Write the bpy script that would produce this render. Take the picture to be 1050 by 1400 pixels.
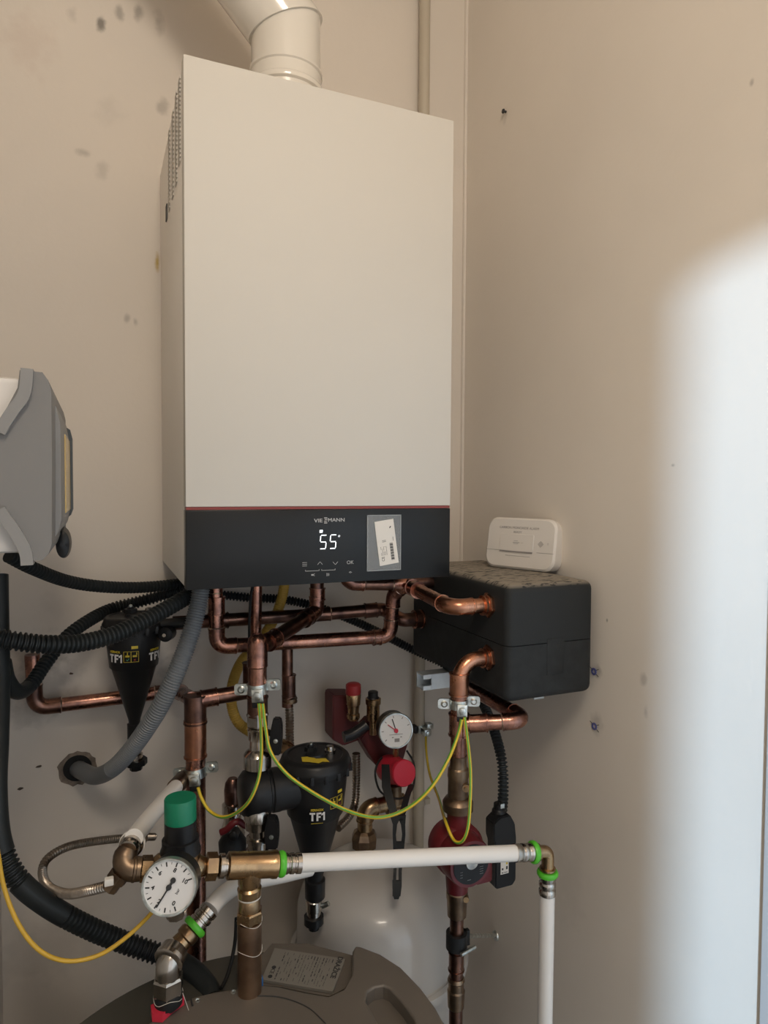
import bpy, bmesh, math, random
from mathutils import Vector, Matrix
random.seed(7)
for o in list(bpy.data.objects): bpy.data.objects.remove(o)
COL = bpy.context.scene.collection
SC = bpy.context.scene
PI = math.pi

# ---------------------------------------------------------------- camera
CAM = Vector((-.1063, -.9243, .1391)); yaw, pit, rol, FPX = .4019, -.0366, .0057, 918.3
_F = Vector((math.sin(yaw)*math.cos(pit), math.cos(yaw)*math.cos(pit), math.sin(pit)))
_R0 = Vector((math.cos(yaw), -math.sin(yaw), 0)); _U0 = _R0.cross(_F)
_R = _R0*math.cos(rol) + _U0*math.sin(rol); _U = -_R0*math.sin(rol) + _U0*math.cos(rol)
cd = bpy.data.cameras.new('camera'); co = bpy.data.objects.new('camera', cd); COL.objects.link(co)
cd.sensor_fit = 'HORIZONTAL'; cd.sensor_width = 36; cd.lens = FPX*36/1050; cd.clip_start = .01
co.matrix_world = Matrix(((_R.x, _U.x, -_F.x, CAM.x), (_R.y, _U.y, -_F.y, CAM.y), (_R.z, _U.z, -_F.z, CAM.z), (0, 0, 0, 1)))
SC.camera = co

# ---------------------------------------------------------------- light
SC.view_settings.view_transform = 'Standard'; SC.view_settings.look = 'None'
SC.view_settings.gamma = 1; SC.view_settings.use_curve_mapping = False
SC.view_settings.exposure = 0
w = bpy.data.worlds.new('world'); SC.world = w; w.use_nodes = True
w.node_tree.nodes['Background'].inputs[0].default_value = (.94, .96, 1, 1)
w.node_tree.nodes['Background'].inputs[1].default_value = 1.1
def light(name, kind, loc, target, energy, color, **kw):
    l = bpy.data.lights.new(name, kind); o = bpy.data.objects.new(name, l); COL.objects.link(o)
    o.location = loc; d = Vector(target) - Vector(loc); o.rotation_euler = d.to_track_quat('-Z', 'Y').to_euler()
    l.energy = energy; l.color = color
    for k, v in kw.items(): setattr(l, k, v)
    return o
SUN_D = Vector((.8985, 1.365, -.164))
light('sun_light', 'SUN', Vector((0, -3, 2)), Vector((0, -3, 2)) + SUN_D, 4.8, (.52, .75, 1.0), angle=math.radians(2.7))
light('ceiling_light', 'AREA', (-.11, -1.38, 1.34), (.25, .1, .1), 14.5, (1, .89, .75), size=.45)

XR, YB, XL = .632, .372, -.2665        # right wall, back wall, left wall
ZF, ZC = -1.30, 1.45

# ---------------------------------------------------------------- helpers
def at(px, py, Y=None, X=None, Z=None):
    d = _F + _R*((px-525)/FPX) - _U*((py-700)/FPX)
    t = (X-CAM.x)/d.x if X is not None else (Y-CAM.y)/d.y if Y is not None else (Z-CAM.z)/d.z
    return CAM + d*t
def mpp(v): return (v-CAM).dot(_F)/FPX
def A(l): return [at(p[0], p[1], Y=p[2]) for p in l]

rootloc = {}
def thing(name, label, cat, loc, group=None):
    o = bpy.data.objects.new(name, None); COL.objects.link(o); o.location = loc; o.empty_display_size = .02
    o['label'] = label; o['category'] = cat
    if group: o['group'] = group
    rootloc[o.name] = Vector(loc)
    return o
def mesh_of(name, bm, mats, smooth=True, ang=40):
    bmesh.ops.recalc_face_normals(bm, faces=bm.faces)
    me = bpy.data.meshes.new(name); bm.to_mesh(me); bm.free()
    for m in (mats if isinstance(mats, (list, tuple)) else [mats]): me.materials.append(m)
    if smooth and len(me.polygons):
        me.polygons.foreach_set('use_smooth', [True]*len(me.polygons))
        try: me.set_sharp_from_angle(angle=math.radians(ang))
        except Exception: pass
    return me
def part(name, bm, mats, parent, label=None, kind=None, smooth=True, ang=40):
    off = rootloc[parent.name]
    for v in bm.verts: v.co -= off
    o = bpy.data.objects.new(name, mesh_of(name, bm, mats, smooth, ang)); COL.objects.link(o); o.parent = parent
    rootloc[o.name] = off
    if label: o['label'] = label
    if kind: o['kind'] = kind
    return o
def solo(name, bm, mats, label, cat, group=None, ang=40):
    c = Vector((sum(v.co.x for v in bm.verts), sum(v.co.y for v in bm.verts), 0))/len(bm.verts); c.z = min(v.co.z for v in bm.verts)
    for v in bm.verts: v.co -= c
    o = bpy.data.objects.new(name, mesh_of(name, bm, mats, True, ang)); COL.objects.link(o); o.location = c
    o['label'] = label; o['category'] = cat
    if group: o['group'] = group
    rootloc[o.name] = c
    return o
def struct(name, bm, mats, parent=None):
    o = bpy.data.objects.new(name, mesh_of(name, bm, mats)); COL.objects.link(o); rootloc[o.name] = Vector((0, 0, 0))
    if parent: o.parent = parent
    else: o['kind'] = 'structure'
    return o
def B(): return bmesh.new()
def addbox(bm, lo, hi, bev=0, seg=2, M=None):
    r = bmesh.ops.create_cube(bm, size=1); vs = r['verts']
    lo, hi = Vector(lo), Vector(hi)
    for v in vs: v.co = Vector(((lo.x+hi.x)/2+v.co.x*(hi.x-lo.x), (lo.y+hi.y)/2+v.co.y*(hi.y-lo.y), (lo.z+hi.z)/2+v.co.z*(hi.z-lo.z)))
    if bev:
        es = list({e for v in vs for e in v.link_edges})
        r2 = bmesh.ops.bevel(bm, geom=es, offset=bev, segments=seg, profile=.5, affect='EDGES')
        vs = list({v for f in r2['faces'] for v in f.verts} | {v for v in vs if v.is_valid})
    if M is not None:
        for v in vs: v.co = M @ v.co
    return vs
def frame(z, up=None):
    z = Vector(z).normalized(); up = Vector(up) if up is not None else Vector((0, 0, 1))
    if abs(z.dot(up.normalized())) > .98: up = Vector((0, 1, 0)) if abs(z.y) < .9 else Vector((1, 0, 0))
    x = up.cross(z).normalized(); y = z.cross(x)
    return x, y, z
def fmat(o, x, y, z):
    return Matrix(((x.x, y.x, z.x, o.x), (x.y, y.y, z.y, o.y), (x.z, y.z, z.z, o.z), (0, 0, 0, 1)))
def lathe(bm, o, axis, prof, seg=24, phase=0, caps=True):
    """prof: list of (t, r) along axis from o"""
    x, y, z = frame(axis); rings = []
    for t, r in prof:
        c = Vector(o) + z*t
        rings.append([bm.verts.new(c + (x*math.cos(phase+2*PI*k/seg) + y*math.sin(phase+2*PI*k/seg))*max(r, 1e-5)) for k in range(seg)])
    for a, b in zip(rings, rings[1:]):
        for k in range(seg): bm.faces.new((a[k], a[(k+1) % seg], b[(k+1) % seg], b[k]))
    if caps: bm.faces.new(rings[0][::-1]); bm.faces.new(rings[-1])
def sweep(bm, pts, rad, seg=16, caps=True):
    n = len(pts); R = rad if isinstance(rad, (list, tuple)) else [rad]*n
    T = [(pts[min(i+1, n-1)] - pts[max(i-1, 0)]).normalized() for i in range(n)]
    x, y, z = frame(T[0]); prev = None
    for i in range(n):
        x = (x - T[i]*x.dot(T[i])).normalized(); y = T[i].cross(x)
        ring = [bm.verts.new(pts[i] + (x*math.cos(2*PI*k/seg) + y*math.sin(2*PI*k/seg))*R[i]) for k in range(seg)]
        if prev:
            for k in range(seg): bm.faces.new((prev[k], prev[(k+1) % seg], ring[(k+1) % seg], ring[k]))
        elif caps: bm.faces.new(ring[::-1])
        prev = ring
    if caps: bm.faces.new(prev)
def spline(pts, step):
    """Catmull-Rom through the points, resampled at a constant step"""
    P = [pts[0]*2-pts[1]] + list(pts) + [pts[-1]*2-pts[-2]]; out = []
    for i in range(1, len(P)-2):
        for k in range(40):
            t = k/40; a, b, c, d = P[i-1:i+3]
            out.append(.5*((2*b) + (c-a)*t + (2*a-5*b+4*c-d)*t*t + (3*b-a-3*c+d)*t**3))
    out.append(P[-2]); res = [out[0]]; acc = 0
    for a, b in zip(out, out[1:]):
        L = (b-a).length
        while acc + L >= step:
            t = (step-acc)/L; a = a.lerp(b, t); res.append(a.copy()); L = (b-a).length; acc = 0
        acc += L
    return res
def hose(bm, pts, r, seg=12, step=.006): sweep(bm, spline(pts, step), r, seg)
def corrug(bm, pts, r, pitch=.005, depth=.0016, seg=16, smooth_until=None):
    """ribbed hose: square-ish ribs; stays smooth where smooth_until(fraction) is True"""
    S = spline(pts, pitch/4); P, Rr = [], []; n = len(S)
    for i, p in enumerate(S):
        ph = i % 4; P.append(p)
        Rr.append(r if ph in (0, 1) or (smooth_until and smooth_until(i/n)) else r-depth)
    sweep(bm, P, Rr, seg)
def fillet(a, c, b, rad, n=8):
    d1 = (a-c).normalized(); d2 = (b-c).normalized(); ang = d1.angle(d2); L = rad/math.tan(ang/2)
    p1, p2 = c+d1*L, c+d2*L; bis = (d1+d2).normalized(); O = c + bis*(rad/math.sin(ang/2)); v1, v2 = p1-O, p2-O
    th = v1.angle(v2); out = []
    for k in range(n+1):
        s = k/n; out.append(O + (v1*math.sin((1-s)*th) + v2*math.sin(s*th))/math.sin(th))
    return out, L
def pipe_run(parent, pts, r, mat, fit=None, bend=None, sock=.014, ends=None):
    """straight pipe pieces with an elbow fitting at every corner"""
    bend = bend or r*1.5; fit = fit or mat; cuts = [0]*len(pts)
    for i in range(1, len(pts)-1):
        if (pts[i]-pts[i-1]).angle(pts[i+1]-pts[i]) < .05: continue
        arc, L = fillet(pts[i-1], pts[i], pts[i+1], bend)
        d1 = (pts[i-1]-pts[i]).normalized(); d2 = (pts[i+1]-pts[i]).normalized()
        s1 = min(sock, (pts[i-1]-pts[i]).length*.45); s2 = min(sock, (pts[i+1]-pts[i]).length*.45)
        P = [arc[0]+d1*s1, arc[0]+d1*s1, arc[0]+d1*(s1-.002), arc[0]+d1*(s1-.0021)] + arc + [arc[-1]+d2*(s2-.0021), arc[-1]+d2*(s2-.002), arc[-1]+d2*s2, arc[-1]+d2*(s2+.0001)]
        P[0] = P[0] + d1*.0001
        R = [r*1.02, r*1.17, r*1.17, r*1.11] + [r*1.09]*len(arc) + [r*1.11, r*1.17, r*1.17, r*1.02]
        b = B(); sweep(b, P, R, 20); part('elbow', b, fit, parent)
        for q_, d_ in ((P[0], d1), (P[-1], d2)):
            b = B(); lathe(b, q_-d_*.0012, d_, [(0, r*1.0), (0, r*1.14), (.0016, r*1.10), (.0030, r*1.01)], 20); part('solder_joint', b, M_SOLDER, parent)
        cuts[i] = L + min(s1, s2)*.5
    for i in range(len(pts)-1):
        d = (pts[i+1]-pts[i]); n = d.normalized()
        a, c = pts[i]+n*cuts[i], pts[i+1]-n*cuts[i+1]
        if (c-a).dot(n) > .002: b = B(); sweep(b, [a, c], r, 20); part('pipe', b, mat, parent)
def collar(parent, p, axis, r, w, mat, name='coupling', rim=.0012):
    b = B(); lathe(b, Vector(p)-Vector(axis).normalized()*w/2, axis, [(0, r*.97), (0, r+rim), (.002, r+rim), (.0022, r), (w-.0022, r), (w-.002, r+rim), (w, r+rim), (w, r*.97)], 22)
    return part(name, b, mat, parent)
def hexnut(parent, p, axis, r, w, mat, name='nut', phase=.3):
    b = B(); lathe(b, Vector(p)-Vector(axis).normalized()*w/2, axis, [(0, r*.9), (w*.12, r), (w*.88, r), (w, r*.9)], 6, phase)
    return part(name, b, mat, parent, ang=25)
def lathe_part(name, parent, o, axis, prof, mat, seg=28, label=None, ang=40):
    b = B(); lathe(b, o, axis, prof, seg); return part(name, b, mat, parent, label=label, ang=ang)
def prism(bm, loop, vec, holes=()):
    """closed planar loop(s) of 3D points extruded by vec"""
    edges = []; allv = []
    for lp in [loop]+list(holes):
        vs = [bm.verts.new(p) for p in lp]; allv.append(vs)
        edges += [bm.edges.new((vs[i], vs[(i+1) % len(vs)])) for i in range(len(vs))]
    if holes: r = bmesh.ops.triangle_fill(bm, use_beauty=True, edges=edges); fs = [g for g in r['geom'] if isinstance(g, bmesh.types.BMFace)]
    else: fs = [bm.faces.new(allv[0])]
    r = bmesh.ops.extrude_face_region(bm, geom=fs)
    for v in [g for g in r['geom'] if isinstance(g, bmesh.types.BMVert)]: v.co += Vector(vec)
def rrect(w, h, r, n=5):
    out = []
    for cx, cy, a0 in ((w/2-r, h/2-r, 0), (-w/2+r, h/2-r, 90), (-w/2+r, -h/2+r, 180), (w/2-r, -h/2+r, 270)):
        for k in range(n+1):
            a = math.radians(a0+90*k/n); out.append((cx+r*math.cos(a), cy+r*math.sin(a)))
    return out
def plate(bm, M, w, h, r, t, bev=0, n=5):
    """rounded slab in the frame M (x right, y up, z out), from z=0 to z=t"""
    lp = [M @ Vector((x, y, 0)) for x, y in rrect(w, h, r, n)]; z = (M.to_3x3() @ Vector((0, 0, 1))).normalized()
    if bev:
        k = [M @ Vector((x*(w-2*bev)/w, y*(h-2*bev)/h, t)) for x, y in rrect(w, h, r, n)]
        vs = [bm.verts.new(p) for p in lp]; v2 = [bm.verts.new(p+z*(t-bev)) for p in lp]; v3 = [bm.verts.new(p) for p in k]; N = len(vs)
        bm.faces.new(vs[::-1]); bm.faces.new(v3)
        for a, b in ((vs, v2), (v2, v3)):
            for i in range(N): bm.faces.new((a[i], a[(i+1) % N], b[(i+1) % N], b[i]))
    else: prism(bm, lp, z*t)
def text(parent, name, s, M, size, mat, ex=.0001, align='CENTER', bold=0, sx=1):
    c = bpy.data.curves.new(name, 'FONT'); c.body = s; c.size = size; c.extrude = ex; c.align_x = align; c.align_y = 'CENTER'; c.resolution_u = 3
    c.offset = bold
    to = bpy.data.objects.new(name, c); COL.objects.link(to); dg = bpy.context.evaluated_depsgraph_get(); dg.update()
    me = bpy.data.meshes.new_from_object(to.evaluated_get(dg)); bpy.data.objects.remove(to); bpy.data.curves.remove(c)
    b = B(); b.from_mesh(me); bpy.data.meshes.remove(me)
    for v in b.verts: v.co = M @ Vector((v.co.x*sx, v.co.y, v.co.z))
    return part(name, b, mat, parent, smooth=False)
def bars(parent, name, M, rects, t, mat, kind=None, label=None):
    """flat printed marks: (x, y, w, h[, angle]) in frame M"""
    b = B()
    for q in rects:
        x, y, ww, hh = q[:4]; a = math.radians(q[4]) if len(q) > 4 else 0
        addbox(b, (-ww/2, -hh/2, 0), (ww/2, hh/2, t), M=M @ Matrix.Translation((x, y, 0)) @ Matrix.Rotation(a, 4, 'Z'))
    return part(name, b, mat, parent, smooth=False, kind=kind, label=label)

# ---------------------------------------------------------------- materials
def mat(name, col, rough=.5, metal=0, var=0, vscale=30, bump=0, bscale=200, emit=0, alpha=1, trans=0, col2=None, coat=0, rvar=0):
    m = bpy.data.materials.new(name); m.use_nodes = True; nt = m.node_tree; N, L = nt.nodes, nt.links
    p = N['Principled BSDF']; p.inputs['Base Color'].default_value = (*col, 1); p.inputs['Roughness'].default_value = rough
    p.inputs['Metallic'].default_value = metal; p.inputs['Coat Weight'].default_value = coat
    tc = N.new('ShaderNodeTexCoord')
    if var or col2:
        n = N.new('ShaderNodeTexNoise'); n.inputs['Scale'].default_value = vscale; n.inputs['Detail'].default_value = 6; L.new(tc.outputs['Object'], n.inputs['Vector'])
        r = N.new('ShaderNodeValToRGB'); c2 = col2 or tuple(c*(1-var) for c in col)
        r.color_ramp.elements[0].position = .36; r.color_ramp.elements[1].position = .64
        r.color_ramp.elements[0].color = (*c2, 1); r.color_ramp.elements[1].color = (*(min(1, c*(1+var*.4)) for c in col), 1)
        L.new(n.outputs['Fac'], r.inputs[0]); L.new(r.outputs[0], p.inputs['Base Color'])
        if rvar:
            mr = N.new('ShaderNodeMapRange'); mr.inputs['To Min'].default_value = rough+rvar; mr.inputs['To Max'].default_value = rough-rvar
            L.new(n.outputs['Fac'], mr.inputs[0]); L.new(mr.outputs[0], p.inputs['Roughness'])
    if bump:
        n2 = N.new('ShaderNodeTexNoise'); n2.inputs['Scale'].default_value = bscale; L.new(tc.outputs['Object'], n2.inputs['Vector'])
        bp = N.new('ShaderNodeBump'); bp.inputs['Strength'].default_value = bump; bp.inputs['Distance'].default_value = .002
        L.new(n2.outputs['Fac'], bp.inputs['Height']); L.new(bp.outputs[0], p.inputs['Normal'])
    if emit: p.inputs['Emission Color'].default_value = (*col, 1); p.inputs['Emission Strength'].default_value = emit
    if alpha < 1: p.inputs['Alpha'].default_value = alpha
    if trans: p.inputs['Transmission Weight'].default_value = trans
    if name in ('black_glass_panel', 'black_plastic', 'black_rubber', 'black_conduit', 'black_foam', 'dusty_black_foam', 'black_wire'): p.inputs['Specular IOR Level'].default_value = .28
    return m
def wallmat(name, col, stains, col2=None):
    """painted plaster with low relief and hand marks / scuffs at fixed spots: (x,y,z, rx, rz, strength[, colour])"""
    m = mat(name, col, .55, var=.05, vscale=2.2, bump=.12, bscale=90); nt = m.node_tree; N, L = nt.nodes, nt.links; p = N['Principled BSDF']
    src = p.inputs['Base Color'].links[0].from_socket; g = N.new('ShaderNodeNewGeometry')
    wn = N.new('ShaderNodeTexNoise'); wn.inputs['Scale'].default_value = 45; wn.inputs['Detail'].default_value = 4; L.new(g.outputs['Position'], wn.inputs['Vector'])
    for (x, y, z, rx, rz, k, c) in stains:
        s = N.new('ShaderNodeVectorMath'); s.operation = 'SUBTRACT'; L.new(g.outputs['Position'], s.inputs[0]); s.inputs[1].default_value = (x, y, z)
        v = N.new('ShaderNodeVectorMath'); v.operation = 'MULTIPLY'; L.new(s.outputs[0], v.inputs[0]); v.inputs[1].default_value = (1/rx, 1/rx, 1/rz)
        ln = N.new('ShaderNodeVectorMath'); ln.operation = 'LENGTH'; L.new(v.outputs[0], ln.inputs[0])
        ad = N.new('ShaderNodeMath'); ad.operation = 'MULTIPLY_ADD'; L.new(wn.outputs['Fac'], ad.inputs[0]); ad.inputs[1].default_value = 1.6; L.new(ln.outputs['Value'], ad.inputs[2])
        mr = N.new('ShaderNodeMapRange'); mr.interpolation_type = 'SMOOTHSTEP'; L.new(ad.outputs[0], mr.inputs[0])
        mr.inputs['From Min'].default_value = 1.9; mr.inputs['From Max'].default_value = 1.0; mr.inputs['To Max'].default_value = k
        mx = N.new('ShaderNodeMixRGB'); L.new(mr.outputs[0], mx.inputs[0]); L.new(src, mx.inputs[1]); mx.inputs[2].default_value = (*c, 1); src = mx.outputs[0]
    L.new(src, p.inputs['Base Color'])
    return m
grey, pink, dark = (.17, .15, .13), (.42, .25, .19), (.09, .08, .07)
def SB(px, py, rx, rz, k, c=grey):
    v = at(px, py, Y=YB); return (v.x, v.y, v.z, rx, rz, k, c)
def SR(px, py, rx, rz, k, c=grey):
    v = at(px, py, X=XR); return (v.x, v.y, v.z, rx, rz, k, c)
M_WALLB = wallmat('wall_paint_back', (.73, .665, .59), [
    SB(137, 32, .010, .016, .75, dark), SB(163, 15, .010, .018, .5), SB(189, 14, .011, .022, .55), SB(217, 30, .012, .022, .35),
    SB(222, 146, .013, .018, .4), SB(100, 20, .010, .016, .2), SB(115, 209, .016, .009, .35), SB(140, 235, .014, .024, .22),
    SB(174, 436, .008, .01, .4), SB(185, 440, .006, .01, .35), SB(148, 150, .03, .03, .1), SB(70, 830, .03, .03, .08), SB(40, 60, .05, .06, .14, pink),
    SB(55, 890, .05, .04, .45), SB(60, 940, .07, .05, .35), SB(40, 975, .05, .03, .35), SB(235, 925, .03, .05, .45), SB(250, 880, .04, .04, .3),
    SB(320, 1060, .02, .02, .25), SB(60, 1300, .12, .07, .14), SB(180, 1140, .08, .02, .25), SB(408, 920, .05, .03, .1), SB(215, 358, .006, .02, .9, (.45, .3, .03))])
M_WALLR = wallmat('wall_paint_right_lit', (.82, .755, .675), [  # back wall's paint, lightened so the colour stands in for more light
    SR(818, 918, .012, .012, .35), SR(880, 930, .008, .012, .3), SR(883, 973, .006, .012, .25), SR(815, 990, .016, .02, .3),
    SR(920, 636, .006, .004, .5), SR(830, 848, .003, .004, .6, dark), SR(1028, 113, .004, .006, .4), SR(690, 160, .01, .02, .25), SR(780, 1200, .05, .1, .08)])
M_WALL = wallmat('wall_paint_plain', (.73, .665, .59), [])
M_FLOOR = mat('floor_screed', (.42, .39, .36), .8, var=.2, bump=.3)
M_TRIM = mat('white_trim_paint', (.62, .62, .62), .45)
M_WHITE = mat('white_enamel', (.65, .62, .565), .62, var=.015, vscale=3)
M_SIDE = mat('white_enamel_side_lit', (.84, .80, .74), .40)  # paler than the front cover; the side's extra light is in the colour
M_FLUE = mat('white_flue_pipe', (.78, .74, .67), .16, coat=.5)
M_PANEL = mat('black_glass_panel', (.012, .013, .014), .28)
M_REDSTRIP = mat('dark_red_strip', (.22, .03, .02), .4)
M_PRINT = mat('light_grey_print', (.42, .42, .42), .5)
M_DIGIT = mat('display_digit', (.92, .96, 1), .4, emit=1.0)
M_UNDER = mat('dark_underside', (.05, .05, .05), .6)
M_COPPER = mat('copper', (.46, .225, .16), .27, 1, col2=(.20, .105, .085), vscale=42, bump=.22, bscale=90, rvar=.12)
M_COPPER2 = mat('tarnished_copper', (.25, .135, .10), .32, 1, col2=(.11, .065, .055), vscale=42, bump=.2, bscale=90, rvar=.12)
M_COPPERB = mat('bright_copper', (.62, .29, .17), .28, 1, col2=(.36, .17, .11), vscale=26, bump=.08, rvar=.1)
M_SOLDER = mat('solder', (.66, .50, .42), .3, 1)
M_BRASS = mat('brass', (.48, .33, .18), .28, 1, col2=(.30, .20, .12), vscale=40, bump=.05, rvar=.08)
M_BRASSD = mat('dull_brass', (.28, .20, .13), .38, 1, col2=(.15, .105, .075), vscale=35, bump=.08)
M_CHROME = mat('nickel_plate', (.52, .48, .43), .20, 1, var=.25, vscale=50)
M_ZINC = mat('zinc_steel', (.68, .72, .70), .34, 1, var=.35, vscale=90)
M_RAIL = mat('galvanised_rail', (.62, .68, .72), .42, .6, var=.12)
M_BLACK = mat('black_plastic', (.014, .014, .015), .36, var=.2, vscale=20)
M_RUBBER = mat('black_rubber', (.014, .015, .016), .55, bump=.1)
M_CONDUIT = mat('black_conduit', (.018, .021, .022), .42)
M_FOAM = mat('black_foam', (.022, .024, .025), .62, var=.2, vscale=60, bump=.12, bscale=420)
M_GHOSE = mat('grey_hose', (.16, .17, .18), .45)
M_YHOSE = mat('yellow_gas_hose', (.50, .31, .05), .5)
M_PEX = mat('white_composite_pipe', (.80, .77, .73), .32)
M_GREEN = mat('bright_green_ring', (.09, .50, .03), .35)
M_GCAP = mat('green_cap', (.0, .17, .085), .38)
M_RED = mat('red_plastic', (.55, .02, .045), .42)
M_REDP = mat('red_casting', (.13, .010, .014), .42, var=.3, vscale=20, bump=.1)
M_REDD = mat('dark_red_insulation', (.085, .010, .010), .55)
M_REDC = mat('dull_red_cap', (.28, .02, .022), .45)
M_PINK = mat('bright_red_tab', (.62, .03, .06), .4)
M_YELLOW = mat('yellow_wire', (.72, .50, .03), .4)
M_LIME = mat('green_stripe', (.13, .38, .05), .4)
M_YCABLE = mat('ochre_cable', (.62, .38, .04), .4)
M_YPRINT = mat('yellow_print', (.62, .46, .03), .5)
M_WPRINT = mat('white_print', (.70, .68, .66), .5)
M_RPRINT = mat('red_print', (.45, .05, .04), .5)
M_GPRINT = mat('green_print', (.1, .4, .25), .5)
M_LABEL = mat('paper_label', (.74, .71, .66), .6)
M_INK = mat('black_ink', (.03, .03, .03), .6)
M_SLEEVE = mat('clear_sleeve', (.55, .58, .60), .12, alpha=.22)
M_ALARM = mat('white_alarm_plastic', (.72, .68, .63), .42)
M_ALARML = mat('grey_print_alarm', (.28, .26, .25), .6)
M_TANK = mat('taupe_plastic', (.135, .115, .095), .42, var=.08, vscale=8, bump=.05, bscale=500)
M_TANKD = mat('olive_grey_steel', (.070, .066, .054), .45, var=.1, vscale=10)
M_TLABEL = mat('silver_label', (.24, .22, .19), .45, .2)
M_VESSEL = mat('pale_grey_enamel', (.52, .50, .475), .30, coat=.4, var=.03, vscale=5)
M_PPIPE = mat('cream_painted_pipe', (.50, .44, .35), .4)
M_DIAL = mat('dial_white', (.72, .71, .70), .5)
M_BGREY = mat('grey_box_plastic', (.19, .185, .18), .5)
M_BRIM = mat('light_grey_box_rim', (.24, .235, .23), .5)
M_BWHITE = mat('white_box_base', (.66, .64, .62), .42)
M_AMBER = mat('amber_window', (.60, .42, .16), .2)
M_SMOKE = mat('smoky_window', (.06, .065, .065), .15)
M_BLUE = mat('blue_wall_plug', (.10, .11, .30), .5)
M_PLUG = mat('blue_plastic', (.03, .12, .30), .4)
M_SILV = mat('stainless_corrugated', (.36, .31, .26), .30, 1, var=.2, vscale=60)
M_WIREB = mat('black_wire', (.012, .012, .012), .5)
M_HEMP = mat('hemp_thread', (.60, .56, .50), .8)
# dusty top of the foam shell: dust settles on faces that point up
def dusty():
    m = mat('dusty_black_foam', (.020, .022, .023), .62, bump=.12, bscale=420); nt = m.node_tree; N, L = nt.nodes, nt.links; p = N['Principled BSDF']
    g = N.new('ShaderNodeNewGeometry'); s = N.new('ShaderNodeSeparateXYZ'); L.new(g.outputs['Normal'], s.inputs[0])
    n = N.new('ShaderNodeTexNoise'); n.inputs['Scale'].default_value = 70; n.inputs['Detail'].default_value = 3
    mp = N.new('ShaderNodeMapping'); mp.inputs['Scale'].default_value = (1.0, 2.6, 1); mp.inputs['Rotation'].default_value = (0, 0, .4)
    L.new(g.outputs['Position'], mp.inputs[0]); L.new(mp.outputs[0], n.inputs[0])
    a = N.new('ShaderNodeMapRange'); L.new(s.outputs[2], a.inputs[0]); a.inputs['From Min'].default_value = .55; a.inputs['From Max'].default_value = .98
    b = N.new('ShaderNodeMapRange'); L.new(n.outputs['Fac'], b.inputs[0]); b.inputs['From Min'].default_value = .38; b.inputs['From Max'].default_value = .46
    c = N.new('ShaderNodeMath'); c.operation = 'MULTIPLY'; L.new(a.outputs[0], c.inputs[0]); L.new(b.outputs[0], c.inputs[1])
    x = N.new('ShaderNodeMixRGB'); L.new(c.outputs[0], x.inputs[0]); x.inputs[1].default_value = (.020, .022, .023, 1); x.inputs[2].default_value = (.27, .235, .19, 1)
    L.new(x.outputs[0], p.inputs['Base Color']); return m
M_DUSTY = dusty()

# ---------------------------------------------------------------- setting
YF = -1.6; ZH = .595; T = .08
b = B(); addbox(b, (XL-T, YB, ZF-T), (XR+T, YB+T, ZC+T)); WB = struct('wall_back', b, M_WALLB)
b = B(); addbox(b, (XR, YF, ZF-T), (XR+T, YB, ZC+T)); WR = struct('wall_right', b, M_WALLR)
b = B(); addbox(b, (XL-T, YF, ZF-T), (XL, YB, ZC+T)); WL = struct('wall_left', b, M_WALL)
b = B(); addbox(b, (XL-T, YF-T, ZH), (XR+T, YF, ZC+T)); struct('wall_front', b, M_WALL)
b = B(); addbox(b, (XL, YF, ZC), (XR, YB, ZC+T)); struct('ceiling', b, M_WALL)
b = B(); addbox(b, (-3, -5, ZF-T), (3, YB, ZF)); struct('floor', b, M_FLOOR)
# narrow corner bead and the door lining at the open end of the right wall
b = B(); sweep(b, [Vector((XR-.001, YB-.001, ZF)), Vector((XR-.001, YB-.001, ZC))], .005, 10); struct('trim_1', b, M_WALL)
b = B(); addbox(b, (XR-.006, -.62, ZF), (XR+.01, -.374, .40), .002); struct('trim_2', b, M_TRIM)
# hose hole knocked through the plaster: broken rim, flat black disc standing in for the bore's shade
hc = at(106, 1050, Y=YB)
b = B(); ang = [2*PI*k/28 for k in range(28)]
rr = [.026+.004*random.random() for _ in ang]
lathe(b, hc+Vector((0, -.0006, 0)), (0, 1, 0), [(0, .024), (.02, .022)], 28); o = struct('hole', b, M_WIREB, WB)
b = B(); prism(b, [hc+Vector((math.cos(a)*r*1.15, -.001, math.sin(a)*r*1.1)) for a, r in zip(ang, rr)], (0, .002, 0), [[hc+Vector((math.cos(a)*.0235, -.001, math.sin(a)*.0235)) for a in ang]])
struct('broken_plaster', b, mat('bare_plaster', (.25, .20, .16), .9, var=.4, vscale=80, bump=.5), WB)

# ---------------------------------------------------------------- wall boiler
W, D, H = .399, .365, .70
t = thing('wall_boiler', 'tall white wall-hung boiler with black control panel showing 55 degrees', 'boiler', (W/2, .19, 0))
b = B(); addbox(b, (.001, .022, .001), (W-.001, YB-.004, H-.001), .002); part('casing', b, M_SIDE, t)
b = B(); addbox(b, (0, 0, .1115), (W, .0215, H), .0012); part('front_cover', b, M_WHITE, t)
b = B(); addbox(b, (.001, .0008, .1075), (W-.001, .02, .1112), 0); part('accent_strip', b, M_REDSTRIP, t, label='thin dark red strip above the control panel')
b = B(); addbox(b, (0, 0, 0), (W, .0215, .1072), .0012); panel = part('control_panel', b, M_PANEL, t)
b = B(); addbox(b, (.006, .03, -.002), (W-.006, YB-.02, .0012)); part('bottom_plate', b, M_UNDER, t)
b = B()
for px, y0, y1, n in ((245, 110, 222, 20), (240.5, 130, 250, 20), (236, 155, 268, 19), (231, 180, 285, 18)):
    for k in range(n):
        a = at(px, y0+(y1-y0)*k/(n-1), X=0); addbox(b, (-.0006, a.y-.010, a.z-.0022), (.002, a.y+.010, a.z+.0012))
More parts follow.
